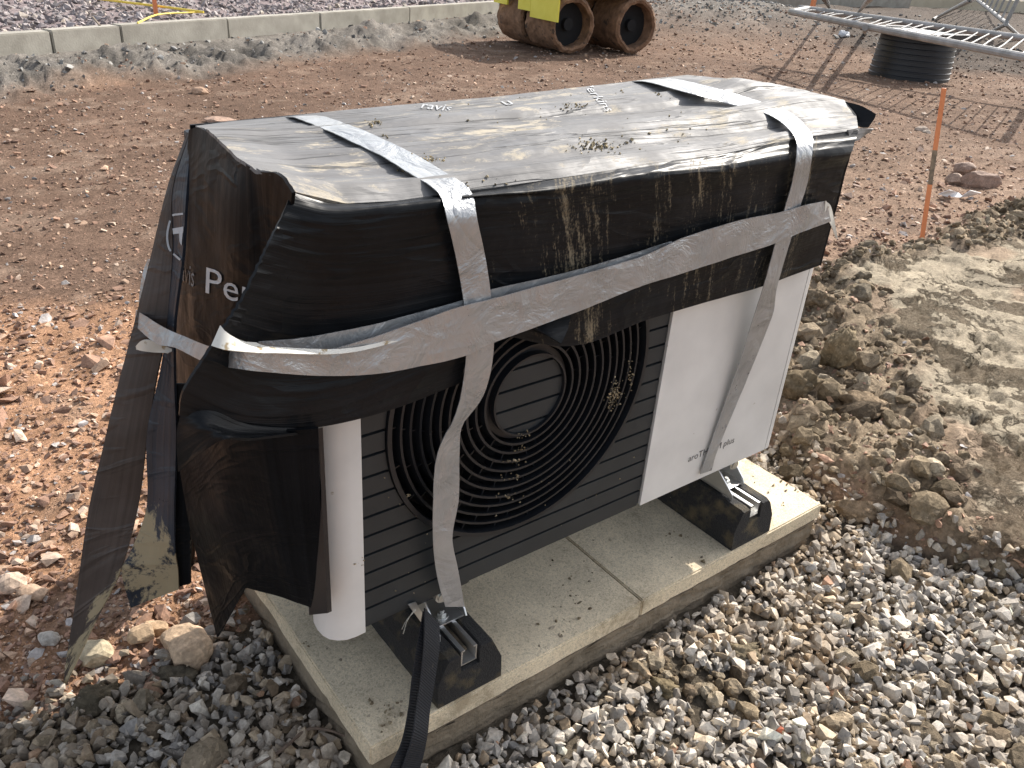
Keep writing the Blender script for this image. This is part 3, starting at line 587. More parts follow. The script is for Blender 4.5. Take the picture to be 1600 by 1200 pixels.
# ---------------------------------------------------------------- rubber feet with rails and brackets
def foot(xc, y0, label, skew=0):
    f = empty('rubber_foot', (xc, y0+.3, 0), label=label, category='rubber foot', group='rubber feet under the unit')
    w, wt, h, c = .0655, .043, .092, .019; L = .575
    P = [(-w, 0), (-w, .045), (-wt-.006, h-.008), (-wt, h), (-c-.003, h), (-c, h-.004), (-c, h-.034), (c, h-.034), (c, h-.004), (c+.003, h), (wt, h), (wt+.006, h-.008), (w, .045), (w, 0)]
    bm = bmesh.new(); N_ = 40; rings = []
    for i in range(N_+1):
        t = i/N_; y = y0+L*t; e = .012*math.exp(-t*L/.008)
        rings.append([bm.verts.new((xc+x*(1-e*1.2)+.0016*float(fbm(np.array([y*40+x*90]), np.array([z*90.]), 1, 3, 5)), y+.006*(z/h)*(t < .01)+.002*float(fbm(np.array([x*60]), np.array([z*60.]), 1, 3, 6))*(t < .01), .0005+z-(e*.25 if z > .05 else 0)+.0016*float(fbm(np.array([y*50.]), np.array([x*80.+z*30]), 1, 3, 7))*(z > .03))) for x, z in P])
    for a, c_ in zip(rings, rings[1:]):
        for k in range(len(P)): bm.faces.new((a[k], a[(k+1) % len(P)], c_[(k+1) % len(P)], c_[k]))
    bm.faces.new(rings[0][::-1]); bm.faces.new(rings[-1])
    b = B(); b.bm.free(); b.bm = bm; keep(b.done('rubber_block', RUBBER), f)
    for s_ in (-1, 1):
        b = B().box((xc+s_*(c-.0045)-.0014, y0+.010, h-.028), (xc+s_*(c-.0045)+.0014, y0+L-.01, h+.001)).box((xc+s_*(c-.0075)-.0030, y0+.010, h-.0010), (xc+s_*(c-.0075)+.0030, y0+L-.01, h+.0018), .0004)
        keep(b.done('rail', ALU), f)
    keep(B().box((xc-c+.003, y0+.0095, h-.0305), (xc+c-.003, y0+L-.01, h-.0285)).done('rail_floor', ALU), f)
    dirt_ = B().box((xc-c+.008, y0+.03, h-.0283), (xc+c-.008, y0+.16, h-.021), .003); keep(dirt_.done('dirt_fill', BED), f)
    # bracket: base plate with two ears, bolt and washer
    by = y0+.075
    b = B().box((xc-.032, by, h+.002), (xc+.034, by+.085, h+.0055), .0012)
    b.prism([(xc+.034, by-.004, h+.0055), (xc+.034, by+.085, h+.0055), (xc+.034, by+.085, h+.058), (xc+.034, by+.05, h+.058), (xc+.034, by+.002, h+.016)], (.003, 0, 0))
    b.prism([(xc-.035, by-.028, h+.0030), (xc-.035, by+.085, h+.0030), (xc-.035, by+.085, h+.058), (xc-.035, by+.030, h+.058), (xc-.035, by-.026, h+.014)], (.003, 0, 0))
    keep(b.done('bracket', ALU), f)
    keep(B().cyl((xc, by+.020, h+.0055), (xc, by+.020, h+.0075), .012, n=24).cyl((xc, by+.020, h+.0075), (xc, by+.020, h+.0145), .0085, n=6).cyl((xc, by+.020, h+.0145), (xc, by+.020, h+.019), .0045, n=12).done('bracket_bolt', ZINC), f)
    return f
foot(.291, -.053, 'black recycled rubber foot at the fan end, muddy front, webbing strap beside it')
foot(1.035, -.053, 'black recycled rubber foot under the white panel, partly sunlit')

# ---------------------------------------------------------------- sheets
from mathutils.bvhtree import BVHTree
HITS = []
def grid_eval(ctrl, sr, sc):
    ctrl = np.asarray(ctrl, float); a = np.array([crom(r, sc) for r in ctrl]); a = a.transpose(1, 0, 2); return np.array([crom(c, sr) for c in a]).transpose(1, 0, 2)
def sheet(name, G, mat, parent=None, thick=.004, wr=0., wf=(4, 30), seed=0, hit=False, folds=None, uvflip=False, smooth=True, disp=None, rot=0, **kw):
    """thin sheet with real thickness from a dense grid G[rows, cols, 3]"""
    m, n = G.shape[:2]; du = np.gradient(G, axis=1); dv = np.gradient(G, axis=0); N_ = np.cross(du, dv); N_ /= np.linalg.norm(N_, axis=2)[..., None]+1e-12
    mid = G.mean((0, 1)); 
    if (N_.mean((0, 1)))@(CAM-mid) < 0: N_ = -N_
    U = np.cumsum(np.linalg.norm(du, axis=2), 1); Vv = np.cumsum(np.linalg.norm(dv, axis=2), 0)
    U = np.tile(U.mean(0), (m, 1)); Vv = np.tile(Vv.mean(1)[:, None], (1, n))
    if wr: G = G+N_*(wr*(fbm(U*wf[0]+seed, Vv*wf[1], 1, 4, seed)+.6*fbm(U*wf[0]*4, Vv*wf[1]*.25, 1, 3, seed+2)))[..., None]
    if disp is not None: G = G+N_*disp(U/U.max(), Vv/Vv.max())[..., None]
    if hit: HITS.append((G, ))
    K = G-N_*thick; V = np.concatenate([G.reshape(-1, 3), K.reshape(-1, 3)]); I = np.arange(m*n).reshape(m, n)
    q = np.stack([I[:-1, :-1], I[:-1, 1:], I[1:, 1:], I[1:, :-1]], -1).reshape(-1, 4)
    o = m*n; bd = np.concatenate([I[0, :], I[1:, -1], I[-1, -2::-1], I[-2:0:-1, 0]]); e = np.stack([bd, np.roll(bd, -1)], 1); rim = np.stack([e[:, 1], e[:, 0], e[:, 0]+o, e[:, 1]+o], 1)
    T = np.concatenate([q, q[:, ::-1]+o, rim])
    nf = np.cross(G[0, 1]-G[0, 0], G[1, 0]-G[0, 0])
    ob = bigmesh(name, V, T, mat, None, smooth, **kw); me = ob.data
    uv = me.uv_layers.new(name='UVMap'); li = np.empty(len(me.loops), np.int32); me.loops.foreach_get('vertex_index', li)
    uu = np.stack([U.ravel(), Vv.ravel()], 1); uu = np.concatenate([uu, uu]); 
    if rot: c_, s_ = math.cos(rot), math.sin(rot); uu = uu@np.array([[c_, -s_], [s_, c_]])
    uv.data.foreach_set('uv', uu[li].astype(np.float32).ravel())
    if smooth:
        try: me.set_sharp_from_angle(angle=math.radians(50))
        except Exception: pass
    if parent is not None: keep(ob, parent)
    return ob, G
_bvh = None
_bvhs = {}
def hit(px, py, off=.004, only=None):
    _bvh = _bvhs.get(only)
    if _bvh is None:
        V, F, o = [], [], 0
        for (G,) in (HITS if only is None else [HITS[only]]):
            m, n = G.shape[:2]; I = np.arange(m*n).reshape(m, n)+o; V += [tuple(p) for p in G.reshape(-1, 3)]
            F += [tuple(q) for q in np.stack([I[:-1, :-1], I[:-1, 1:], I[1:, 1:], I[1:, :-1]], -1).reshape(-1, 4)]; o += m*n
        _bvh = _bvhs[only] = BVHTree.FromPolygons(V, F)
    d = Vector(FW*FOC+RT*(px-800)-UP*(py-600)).normalized(); l, n, i, dd = _bvh.ray_cast(Vector(CAM), d)
    if l is None: return None
    if n.dot(d) > 0: n = -n
    return np.array(l+n*off)
def pl(L): return np.array([at(*p) for p in L])
def coons(Bk, Fr, Lf, Rt, m, n):
    Bk = resamp(Bk, n); Fr = resamp(Fr, n); Lf = resamp(Lf, m); Rt = resamp(Rt, m); u = np.linspace(0, 1, n)[None, :, None]; v = np.linspace(0, 1, m)[:, None, None]
    return (1-v)*Bk[None]+v*Fr[None]+(1-u)*Lf[:, None]+u*Rt[:, None]-((1-u)*(1-v)*Bk[0]+u*(1-v)*Bk[-1]+(1-u)*v*Fr[0]+u*v*Fr[-1])
C_TOP = m_cover('cover_top', 'u', dust=.8, topmud=1, rough=.55, tint=(.04, .04, .043), spec=.32); C_SIDE = m_cover('cover_side', 'v', rough=.45, fb=.4, spec=.05, tint=(.005, .0055, .0065)); C_FR = m_cover('cover_front_streaked', 'u', streak=1, rough=.34, fb=.6, spec=.12); C_FL = m_cover('cover_front', 'u', rough=.32, fb=.8, spec=.13)
C_END = m_cover('cover_end', 'v', rough=.42, fb=.3, spec=.05, tint=(.0065, .0062, .0065)); C_FLAP = m_cover('cover_flap', 'v', dirt=.12, low=.75, rough=.42, fb=.35, tint=(.045, .036, .032)); C_MUD = m_cover('cover_flap_muddy', 'v', dirt=.9, low=.68, rough=.34, fb=.8, tint=(.02, .024, .032))  # cover_flap tint: brownish reflected light put into the base colour
cover = empty('black_plastic_cover', (.55, .2, .86), label='black corrugated plastic sheet draped over the heat pump, dried mud on top, torn flaps hanging', category='cover sheet')
bk = pl([(305, 196, 'y', .44), (360, 189, 'y', .45), (430, 183, 'y', .455), (600, 165, 'y', .455), (800, 148, 'y', .455), (1000, 125, 'y', .455), (1075, 117, 'y', .45)])
fr = pl([(455, 298, 'y', -.030), (540, 318, 'y', -.028), (619, 314, 'y', -.026), (690, 304, 'y', -.025), (735, 298, 'y', -.024), (870, 279, 'y', -.024), (1012, 256, 'y', -.024), (1125, 241, 'y', -.024), (1241, 217, 'y', -.026), (1341, 203, 'y', -.028)])
lf = np.array([bk[0], at(325, 203, 'x', .052), at(350, 225, 'x', .040), at(368, 243, 'x', .034), at(400, 265, 'x', .028), at(432, 269, 'x', .030), fr[0]])
rt = np.array([bk[-1], at(1200, 129, 'x', 1.19), at(1262, 142, 'x', 1.20), at(1320, 156, 'x', 1.205), at(1338, 180, 'x', 1.20), fr[-1]])
def topdisp(u, v):
    d = 0
    for c, w, a in ((.34, .010, .0045), (.46, .006, -.004), (.62, .012, .0045), (.80, .008, -.0035), (.92, .010, .003)):
        cc = c+.02*np.sin(u*5+c*9); d = d+a*np.tanh((v-cc)/w)
    edge = np.minimum(1, np.minimum(v, 1-v)/.08)*np.minimum(1, np.minimum(u, 1-u)/.05)
    return (d*(.35+.65*sstep(.15, .4, u)) + .010*fbm(u*3, v*4, 1, 3, 33) + .012*np.exp(-((u-.9)/.05)**2-((v-.3)/.3)**2)) * edge
G = coons(bk, fr, lf, rt, 90, 170); _, GT = sheet('top_panel', G, C_TOP, cover, .004, .0022, (3, 60), 3, True, disp=topdisp)
# front of the sheet: right piece and left piece
frR = np.concatenate([[at(722, 300, 'y', -.024)], fr[4:]])
rowsR = [frR[:1].tolist()]
def R_(L, y): return [at(px, py, 'y', yy if yy is not None else y) for px, py, yy in [(p+(None,))[:3] for p in L]]
cR = [[fr_ for fr_ in R_([(722, 302), (870, 280), (1012, 257), (1125, 242), (1241, 218), (1341, 204)], -.026)],
      R_([(724, 309), (872, 298), (1012, 276), (1125, 264), (1241, 247), (1330, 238)], -.050),
      R_([(734, 345), (876, 335), (1013, 314), (1128, 297), (1239, 277), (1320, 262)], -.040),
      R_([(748, 420), (882, 410), (1012, 390), (1120, 365), (1226, 340), (1306, 318)], -.036),
      R_([(768, 520), (895, 541), (1004, 502), (1106, 472), (1192, 447), (1280, 415)], -.034)]
def frdisp(u, v):
    crest = np.exp(-((v-.10)/.05)**2); return .004*fbm(u*9, v*3, 1, 3, 8) - .008*np.exp(-((v-.17)/.03)**2)*sstep(.35, .05, u) + .0010*np.sin(v*120)*sstep(.22, .0, v)*sstep(.1, .3, u)*.5
sheet('front_flap', grid_eval(cR, 16, 24), C_FR, cover, .004, .0016, (3, 40), 5, True, disp=frdisp)
cL = [R_([(455, 300), (520, 318), (600, 317), (680, 306), (738, 302)], -.030),
      R_([(447, 322, -.040), (515, 336), (598, 330), (682, 322), (742, 316)], -.048),
      R_([(420, 385, -.055), (500, 405), (598, 400), (690, 388), (748, 380)], -.044),
      R_([(378, 470, -.065), (475, 490), (590, 482), (690, 462), (752, 450)], -.040),
      R_([(330, 545, -.07), (440, 575), (570, 560), (670, 530), (740, 505)], -.042),
      R_([(287, 612, -.07), (392, 650, -.06), (520, 640), (640, 592), (728, 556)], -.048),
      R_([(280, 650, -.06), (392, 664, -.06), (495, 668, -.05), (610, 641, -.046), (722, 598, -.044)], -.050)]
sheet('front_flap', grid_eval(cL, 13, 26), C_FL, cover, .004, .0030, (3, 28), 9, True, disp=lambda u, v: .0012*np.sin(v*150+u*9+2*np.sin(v*23))*sstep(.45, .02, u)*sstep(.02, .2, v)*sstep(.9, .5, v), label='dark left piece of the front hanging, fanned with ribs', rot=.0)
# turned-up fold and lower side panel ending in a torn point
c1 = [[at(300, 610, 'y', -.062), at(345, 632, 'y', -.060), at(400, 660, 'y', -.056), at(478, 671, 'y', -.052)],
      [at(277, 668, 'y', -.05), at(318, 662, 'y', -.075), at(380, 676, 'y', -.07), at(482, 674, 'y', -.054)],
      [at(278, 738, 'y', -.02), at(344, 689, 'y', -.09), at(402, 684, 'y', -.080), at(492, 672, 'y', -.056)]]
sheet('turned_edge', grid_eval(c1, 12, 14), C_FL, cover, .003, .001, (4, 60), 13)
sp = [[at(279, 722, 'x', -.043), at(342, 668, 'x', -.046), at(418, 676, 'x', -.018), at(497, 670, 'x', .030)],
      [at(296, 820, 'x', -.04), at(352, 790, 'x', -.035), at(430, 790, 'x', -.005), at(500, 790, 'x', .035)],
      [at(318, 910, 'x', -.03), at(361, 880, 'x', -.022), at(440, 870, 'x', .008), at(503, 880, 'x', .040)],
      [at(339, 996, 'x', -.02), at(383, 918, 'x', -.010), at(440, 933, 'x', .018), at(508, 958, 'x', .044)]]
def lin(c, sr, sc):
    c = np.asarray(c, float); a = np.array([resamp(r, (len(r)-1)*sc+1) for r in c]).transpose(1, 0, 2); out = []
    for col_ in a:
        o_ = []
        for i in range(len(col_)-1):
            for k in range(sr): o_.append(col_[i]*(1-k/sr)+col_[i+1]*k/sr)
        o_.append(col_[-1]); out.append(o_)
    return np.array(out).transpose(1, 0, 2)
sheet('side_flap', lin(sp, 12, 14), C_SIDE, cover, .004, .0015, (20, 3), 15)
for (a, b_, c, d) in (((470, 676), (497, 670), (512, 958), (483, 961)),):
    q = [at(*p, 'x', .022 if a[0] < 460 else .036) for p in (a, b_, c, d)]; keep(B().prism(q, (.006, .0, 0)).done('edge_strip', DARKP), cover)
# left end face with printed lettering
e = [[at(294, 203, 'x', .062), at(312, 200, 'x', .060), at(345, 222, 'x', .045), at(370, 245, 'x', .034), at(402, 267, 'x', .028), at(434, 272, 'x', .028), at(457, 301, 'x', .026)],
     [at(286, 300, 'x', .070), at(306, 300, 'x', .034), at(336, 310, 'x', .024), at(366, 320, 'x', .018), at(402, 340, 'x', .020), at(428, 360, 'x', .022), at(455, 390, 'x', .02)],
     [at(276, 440, 'x', .075), at(300, 440, 'x', .026), at(330, 450, 'x', .014), at(360, 460, 'x', .010), at(392, 470, 'x', .012), at(418, 490, 'x', .014), at(445, 520, 'x', .01)],
     [at(270, 600, 'x', .075), at(292, 600, 'x', .030), at(318, 610, 'x', .018), at(346, 620, 'x', .016), at(378, 640, 'x', .016), at(404, 660, 'x', .016), at(430, 690, 'x', .012)],
     [at(272, 880, 'x', .06), at(284, 912, 'x', .050), at(300, 912, 'x', .045), at(322, 860, 'x', .045), at(352, 800, 'x', .045), at(380, 900, 'x', .045), at(400, 905, 'x', .045)]]
for r_i, row in enumerate(e):
    for c_i in (4, 5, 6):
        if r_i == 0 and c_i != 6: continue
        if r_i: row[c_i] = np.array([.030+.004*(c_i-4), (.045, .018, -.012)[c_i-4], max(row[c_i][2], .42)])
e[-1][3][2] = .36
GE = grid_eval(e, 18, 12); _, GE = sheet('end_panel', GE, C_END, cover, .004, .003, (30, 2), 17, True)
sheet('dark_lining', lin([[at(268, 600, 'y', .36), at(300, 600, 'y', .34)], [at(272, 800, 'y', .36), at(297, 800, 'y', .34)], [at(275, 918, 'y', .36), at(297, 912, 'y', .34)]], 6, 6), C_SIDE, cover)
# back flaps: outer torn point and inner muddy fold
fo = [[at(291, 208, 'y', .425), at(297, 206, 'y', .42)],
      [at(262, 290, 'y', .43), at(270, 297, 'y', .415)],
      [at(236, 400, 'y', .435), at(270, 395, 'y', .405)],
      [at(207, 520, 'y', .44), at(260, 510, 'y', .40)],
      [at(183, 610, 'y', .44), at(243, 600, 'y', .40)],
      [at(160, 705, 'y', .44), at(229, 690, 'y', .40)],
      [at(138, 800, 'y', .44), at(216, 790, 'y', .40)],
      [at(118, 940, 'y', .435), at(188, 893, 'y', .395)],
      [at(104, 1030, 'y', .43), at(150, 970, 'y', .405)],
      [at(98, 1078, 'y', .425), at(101, 1076, 'y', .424)]]
sheet('torn_flap', grid_eval(fo, 10, 16), C_FLAP, cover, .004, .004, (8, 3), 21, True, disp=lambda u, v: .006*np.sin(u*3.1)*np.sin(v*3.1), label='long brownish back flap ending in a torn point')
fi = [[at(297, 206, 'y', .418), at(300, 206, 'y', .40)],
      [at(270, 297, 'y', .413), at(291, 300, 'y', .37)],
      [at(270, 395, 'y', .403), at(285, 400, 'y', .36)],
      [at(260, 510, 'y', .398), at(272, 505, 'y', .36)],
      [at(250, 580, 'y', .398), at(272, 600, 'y', .352)],
      [at(229, 680, 'y', .398), at(275, 680, 'y', .35)],
      [at(229, 790, 'y', .393), at(272, 800, 'y', .345)],
      [at(204, 862, 'y', .390), at(274, 865, 'y', .345)],
      [at(190, 893, 'y', .388), at(278, 890, 'y', .345)],
      [at(204, 950, 'y', .388), at(279, 921, 'y', .345)]]
sheet('folded_flap', grid_eval(fi, 10, 14), C_MUD, cover, .004, .003, (60, 2), 25, True, label='narrow folded flap, its lower end caked in dried mud')
# right end: hanging end, open pocket and beak
ee = [[tuple(at(1330, 225, 'y', -.036)), (1.13, .10, .862), (1.13, .25, .868), (1.13, .45, .872)], [tuple(at(1306, 318, 'y', -.030)), (1.118, .1, .74), (1.118, .25, .74), (1.118, .455, .74)], [tuple(at(1280, 415, 'y', -.030)), (1.113, .1, .61), (1.113, .25, .61), (1.113, .455, .61)]]
sheet('end_flap', grid_eval(ee, 10, 10), C_FL, cover, .004, .003, (3, 30), 31)
pk = [[at(1318, 158, 'x', 1.200), at(1345, 165, 'x', 1.212), at(1369, 178, 'x', 1.225)], [at(1326, 178, 'x', 1.205), at(1345, 186, 'x', 1.205), at(1366, 186, 'x', 1.222)], [at(1336, 192, 'x', 1.195), at(1347, 198, 'x', 1.20), at(1357, 199, 'x', 1.21)]]
sheet('corner_fold', grid_eval(pk, 8, 10), C_FL, cover, .003, .002, (6, 60), 35)
bkp = [[at(1326, 203, 'y', -.030), at(1346, 200, 'y', -.022), at(1366, 202, 'y', -.01)], [at(1328, 222, 'y', -.034), at(1341, 219, 'y', -.028), at(1352, 211, 'y', -.012)]]
sheet('corner_fold', grid_eval(bkp, 8, 8), C_TOP, cover, .003, .001, (6, 60), 37)
# torn tab under the horizontal tape
tb = [[at(808, 505, 'y', -.030), at(850, 492, 'y', -.034), at(894, 484, 'y', -.036)], [at(822, 512, 'y', -.030), at(852, 516, 'y', -.050), at(888, 512, 'y', -.055)], [at(832, 517, 'y', -.030), at(858, 526, 'y', -.058), at(877, 537, 'y', -.066)]]
sheet('torn_tab', grid_eval(tb, 8, 10), C_FR, cover, .003, .0006, (6, 60), 39)
# back of the sheet
bb_ = [[tuple(p) for p in (bk[0], bk[3], bk[4], bk[-1])], [(p[0], .468, .62) for p in (bk[0], bk[3], bk[4], bk[-1])], [(p[0], .470, .35) for p in (bk[0], bk[3], bk[4], bk[-1])]]
bb_[0] = [(p[0], .462, p[2]-.004) for p in (bk[0], bk[3], bk[4], bk[-1])]
sheet('back_flap', lin(bb_, 10, 12), C_END, cover, .004, .003, (3, 20), 41)

# printed marks on the cover
def on_grid(Gd, u, v, off=.0012):
    m, n = Gd.shape[:2]; fu = np.clip(u, 0, 1)*(n-1.001); fv = np.clip(v, 0, 1)*(m-1.001); i = fu.astype(int); j = fv.astype(int); a = (fu-i)[:, None]; b_ = (fv-j)[:, None]
    p = (Gd[j, i]*(1-a)+Gd[j, i+1]*a)*(1-b_)+(Gd[j+1, i]*(1-a)+Gd[j+1, i+1]*a)*b_
    nn = np.cross(Gd[j, i+1]-Gd[j, i], Gd[j+1, i]-Gd[j, i]); nn /= np.linalg.norm(nn, axis=1)[:, None]+1e-9; s_ = np.sign(np.sum(nn*(CAM-p), 1))[:, None]; return p+nn*s_*off
def project_marks(name, polys, mat):
    V, F = [], []
    for P, fs in polys:
        o = len(V); pts = [hit(x, y, .0014) for x, y in P]
        if any(p is None for p in pts): continue
        V += pts; F += [[i+o for i in f] for f in fs]
    keep(M(name, V, F, mat), cover)
def letters_split(F):
    par = {}
    def find(a):
        while par.setdefault(a, a) != a: a = par[a]
        return a
    for f in F:
        for i in f[1:]: par[find(i)] = find(f[0])
    out = {}
    for f in F: out.setdefault(find(f[0]), []).append(f)
    return list(out.values())
def subdiv_text(body, org, ex, ey, name, mat, only=None):
    """lettering lying on the sheet: org is its baseline start, ex and ey its directions there"""
    V, F = text2d(body); bm = bmesh.new(); vs = [bm.verts.new((v[0], v[1], 0)) for v in V]
    for f in F:
        try: bm.faces.new([vs[i] for i in f])
        except Exception: pass
    bmesh.ops.triangulate(bm, faces=bm.faces); bm.verts.index_update(); P = np.array([v.co[:2] for v in bm.verts]); T = [[v.index for v in f.verts] for f in bm.faces]; bm.free()
    X = org[0]+P[:, 0]*ex[0]+P[:, 1]*ey[0]; Y = org[1]+P[:, 0]*ex[1]+P[:, 1]*ey[1]; ok = [hit(a, b_, .0016, only) for a, b_ in zip(X, Y)]
    V = [p if p is not None else (0, 0, 0) for p in ok]; F = [f for f in T if all(ok[i] is not None for i in f) and max(np.linalg.norm(V[f[0]]-V[f[1]]), np.linalg.norm(V[f[1]]-V[f[2]])) < .08]
    for comp in letters_split(F):
        ids = sorted({i for f in comp for i in f}); mp = {a: b_ for b_, a in enumerate(ids)}; keep(M(name, [V[i] for i in ids], [[mp[i] for i in f] for f in comp], mat), cover)
subdiv_text('Perkins', (319, 456), (57, 16), (2, -58), 'letter', PRINT, 3)
subdiv_text('avis', (283, 437), (15, 8), (2, -46), 'letter', simple('faded_print', (.10, .11, .12), (.15, .16, .17), 50, .5), 3)
def strip_poly(pts, w):
    P = crom(np.array([(x, y, 0) for x, y in pts]), 6)[:, :2]; t = np.gradient(P, axis=0); t /= np.linalg.norm(t, axis=1)[:, None]; n_ = np.stack([-t[:, 1], t[:, 0]], 1)*w/2
    A = P+n_; C = P-n_; return [([tuple(A[i]), tuple(A[i+1]), tuple(C[i+1]), tuple(C[i])], [(0, 1, 2, 3)]) for i in range(len(P)-1)]
project_marks('logo_mark', strip_poly([(289, 334), (280, 335), (271, 337), (265, 350), (262, 370), (265, 388), (274, 398), (283, 406)], 3.2), PRINT)
project_marks('logo_mark', [([(271, 357), (288, 354), (287.5, 364), (272, 366)], [(0, 1, 2, 3)]), ([(281, 362), (287, 361), (285, 384), (282, 378)], [(0, 1, 2, 3)])], PRINT)
FADE = simple('worn_print', (.30, .31, .32), (.50, .51, .52), 90, .6)
subdiv_text('Perkins', (908, 131), (13, 15), (22, -2), 'worn_letter', FADE); subdiv_text('Travis', (640, 168), (26, 3), (8, -14), 'worn_letter', FADE); subdiv_text('n', (780, 160), (34, -3), (20, 12), 'worn_letter', FADE)

# ---------------------------------------------------------------- silver tape
def tp(p):
    if len(p) == 2: return hit(p[0], p[1], .005) if hit(p[0], p[1]) is not None else at(p[0], p[1], 'y', -.05)
    if p[2] == 'h': return hit(p[0], p[1], p[3])
    return at(*p)
def tape(name, Lp, Rp, label, n=70, wr=.0012, seed=0, parent=None, curl=0, mat=None, **kw):
    A = resamp(crom(np.array([tp(p) for p in Lp]), 6), n); C = resamp(crom(np.array([tp(p) for p in Rp]), 6), n); w = np.linspace(0, 1, 9)[:, None, None]
    G = A[None]*(1-w)+C[None]*w; kw2 = dict(label=label, category='tape', group='silver tape strips round the cover') if parent is None else {}
    return sheet(name, G, mat or TAPE, parent, .0012, wr, (26, 14), seed, disp=(lambda u, v: curl*np.sin(v*math.pi)) if curl else None, **kw2)[0]
T1 = tape('silver_tape', [(440, 183, 'y', .465), (462, 189), (520, 213), (590, 246), (640, 277), (684, 307), (698, 340, 'y', -.062), (712, 400, 'y', -.055), (724, 465, 'y', -.058), (729, 530, 'y', -.062), (727, 575, 'y', -.060), (719, 625, 'y', -.055), (706, 662, 'y', -.05), (692, 688, 'y', -.045), (681, 720, 'y', -.04), (677, 780, 'y', -.035), (677, 850, 'y', -.032), (684, 905, 'y', -.032), (696, 948, 'y', -.03)],
          [(486, 180, 'y', .465), (510, 188), (565, 208), (640, 243), (690, 272), (735, 303), (745, 340, 'y', -.062), (758, 400, 'y', -.056), (768, 465, 'y', -.060), (772, 530, 'y', -.064), (768, 575, 'y', -.062), (757, 615, 'y', -.056), (741, 640, 'y', -.05), (722, 665, 'y', -.044), (718, 705, 'y', -.04), (717, 780, 'y', -.035), (707, 840, 'y', -.036), (716, 890, 'y', -.034), (726, 948, 'y', -.03)],
          'silver tape strip over the fan end, twisted and hanging down the grille to the bracket', 110, .0016, 2)
T2 = tape('silver_tape', [(985, 127, 'y', .458), (1010, 134, 'h', .008), (1060, 150, 'h', .010), (1130, 166, 'h', .007), (1200, 183), (1238, 217, 'h', .006), (1245, 243, 'y', -.058), (1238, 285, 'y', -.052), (1227, 324, 'y', -.05), (1212, 380, 'y', -.05), (1194, 445, 'y', -.048), (1176, 500, 'y', -.036), (1160, 552, 'y', -.026), (1132, 632, 'y', -.016), (1104, 712, 'y', -.013), (1094, 741, 'y', -.012)],
          [(1030, 123, 'y', .458), (1060, 132, 'h', .010), (1105, 145, 'h', .012), (1170, 160, 'h', .008), (1230, 178), (1264, 212, 'h', .006), (1269, 241, 'y', -.058), (1262, 285, 'y', -.052), (1250, 324, 'y', -.05), (1234, 380, 'y', -.05), (1214, 450, 'y', -.048), (1208, 490, 'y', -.040), (1190, 537, 'y', -.028), (1158, 615, 'y', -.018), (1123, 699, 'y', -.013), (1112, 735, 'y', -.012)],
          'silver tape strip over the white panel end, hanging slantwise across the lettering', 110, .0012, 4)
H1 = tape('silver_tape', [(212, 484, 'y', .45), (255, 511, 'y', .34), (287, 525, 'y', .25), (329, 542, 'y', .02), (370, 551, 'y', -.08), (409, 551, 'y', -.085), (500, 549, 'y', -.075), (580, 528, 'y', -.07), (660, 500, 'y', -.066), (724, 478, 'y', -.068), (765, 468, 'y', -.065), (883, 436, 'y', -.06), (1000, 402, 'y', -.056), (1067, 372, 'y', -.054), (1150, 346, 'y', -.054), (1227, 330, 'y', -.052), (1260, 320, 'y', -.056), (1292, 314, 'y', -.05)],
          [(209, 508, 'y', .45), (244, 537, 'y', .34), (273, 543, 'y', .25), (324, 568, 'y', .02), (370, 576, 'y', -.08), (420, 582, 'y', -.085), (500, 587, 'y', -.075), (580, 585, 'y', -.07), (660, 572, 'y', -.066), (728, 556, 'y', -.068), (772, 535, 'y', -.065), (890, 492, 'y', -.06), (1000, 448, 'y', -.056), (1067, 427, 'y', -.054), (1150, 400, 'y', -.054), (1210, 381, 'y', -.052), (1250, 364, 'y', -.056), (1299, 346, 'y', -.05)],
          'silver tape band running round the whole cover at mid height', 150, .0022, 6)
H2 = tape('silver_tape', [(404, 534, 'y', -.058), (480, 527, 'y', -.056), (580, 508, 'y', -.054), (660, 487, 'y', -.052), (724, 469, 'y', -.055), (766, 453, 'y', -.052), (883, 427, 'y', -.050), (960, 405, 'y', -.048), (1050, 377, 'y', -.046)],
          [(404, 549, 'y', -.058), (480, 549, 'y', -.056), (580, 540, 'y', -.056), (660, 519, 'y', -.052), (724, 501, 'y', -.055), (768, 494, 'y', -.052), (883, 450, 'y', -.050), (960, 425, 'y', -.048), (1050, 397, 'y', -.046)],
          'second silver tape layer just above the mid height band, beside the fan end strip', 80, .002, 8)
tape('silver_tape', [(231, 404, 'y', .452), (222, 430, 'y', .452), (217, 470, 'y', .452), (216, 515, 'y', .452), (219, 532, 'y', .452)], [(234, 406, 'y', .434), (238, 440, 'y', .430), (244, 470, 'y', .424), (252, 510, 'y', .42), (256, 530, 'y', .42)], 'short silver tape piece stuck upright on the back flap edge', 30, .0008, 10)
TBACK = simple('tape_back', (.55, .54, .49), (.66, .65, .59), 22, .5, 0, .2, .003, 40, (70, .62, (.30, .23, .13)))
tape('curled_end', [(212, 541, 'y', .40), (222, 532, 'y', .38), (240, 533, 'y', .37), (273, 547, 'y', .36)], [(213, 546, 'y', .40), (225, 549, 'y', .38), (245, 551, 'y', .37), (262, 551, 'y', .36)], '', 24, .0008, 12, parent=H1, mat=TBACK)
tape('curled_end', [(344, 508, 'y', -.07), (355, 520, 'y', -.075), (380, 533, 'y', -.075), (404, 535, 'y', -.07), (425, 541, 'y', -.078), (560, 542, 'y', -.074), (724, 497, 'y', -.050)], [(330, 540, 'y', -.075), (350, 546, 'y', -.085), (378, 549, 'y', -.09), (409, 551, 'y', -.088), (430, 551, 'y', -.088), (560, 549, 'y', -.077), (724, 501, 'y', -.050)], '', 50, .0008, 14, parent=H2, mat=TBACK)
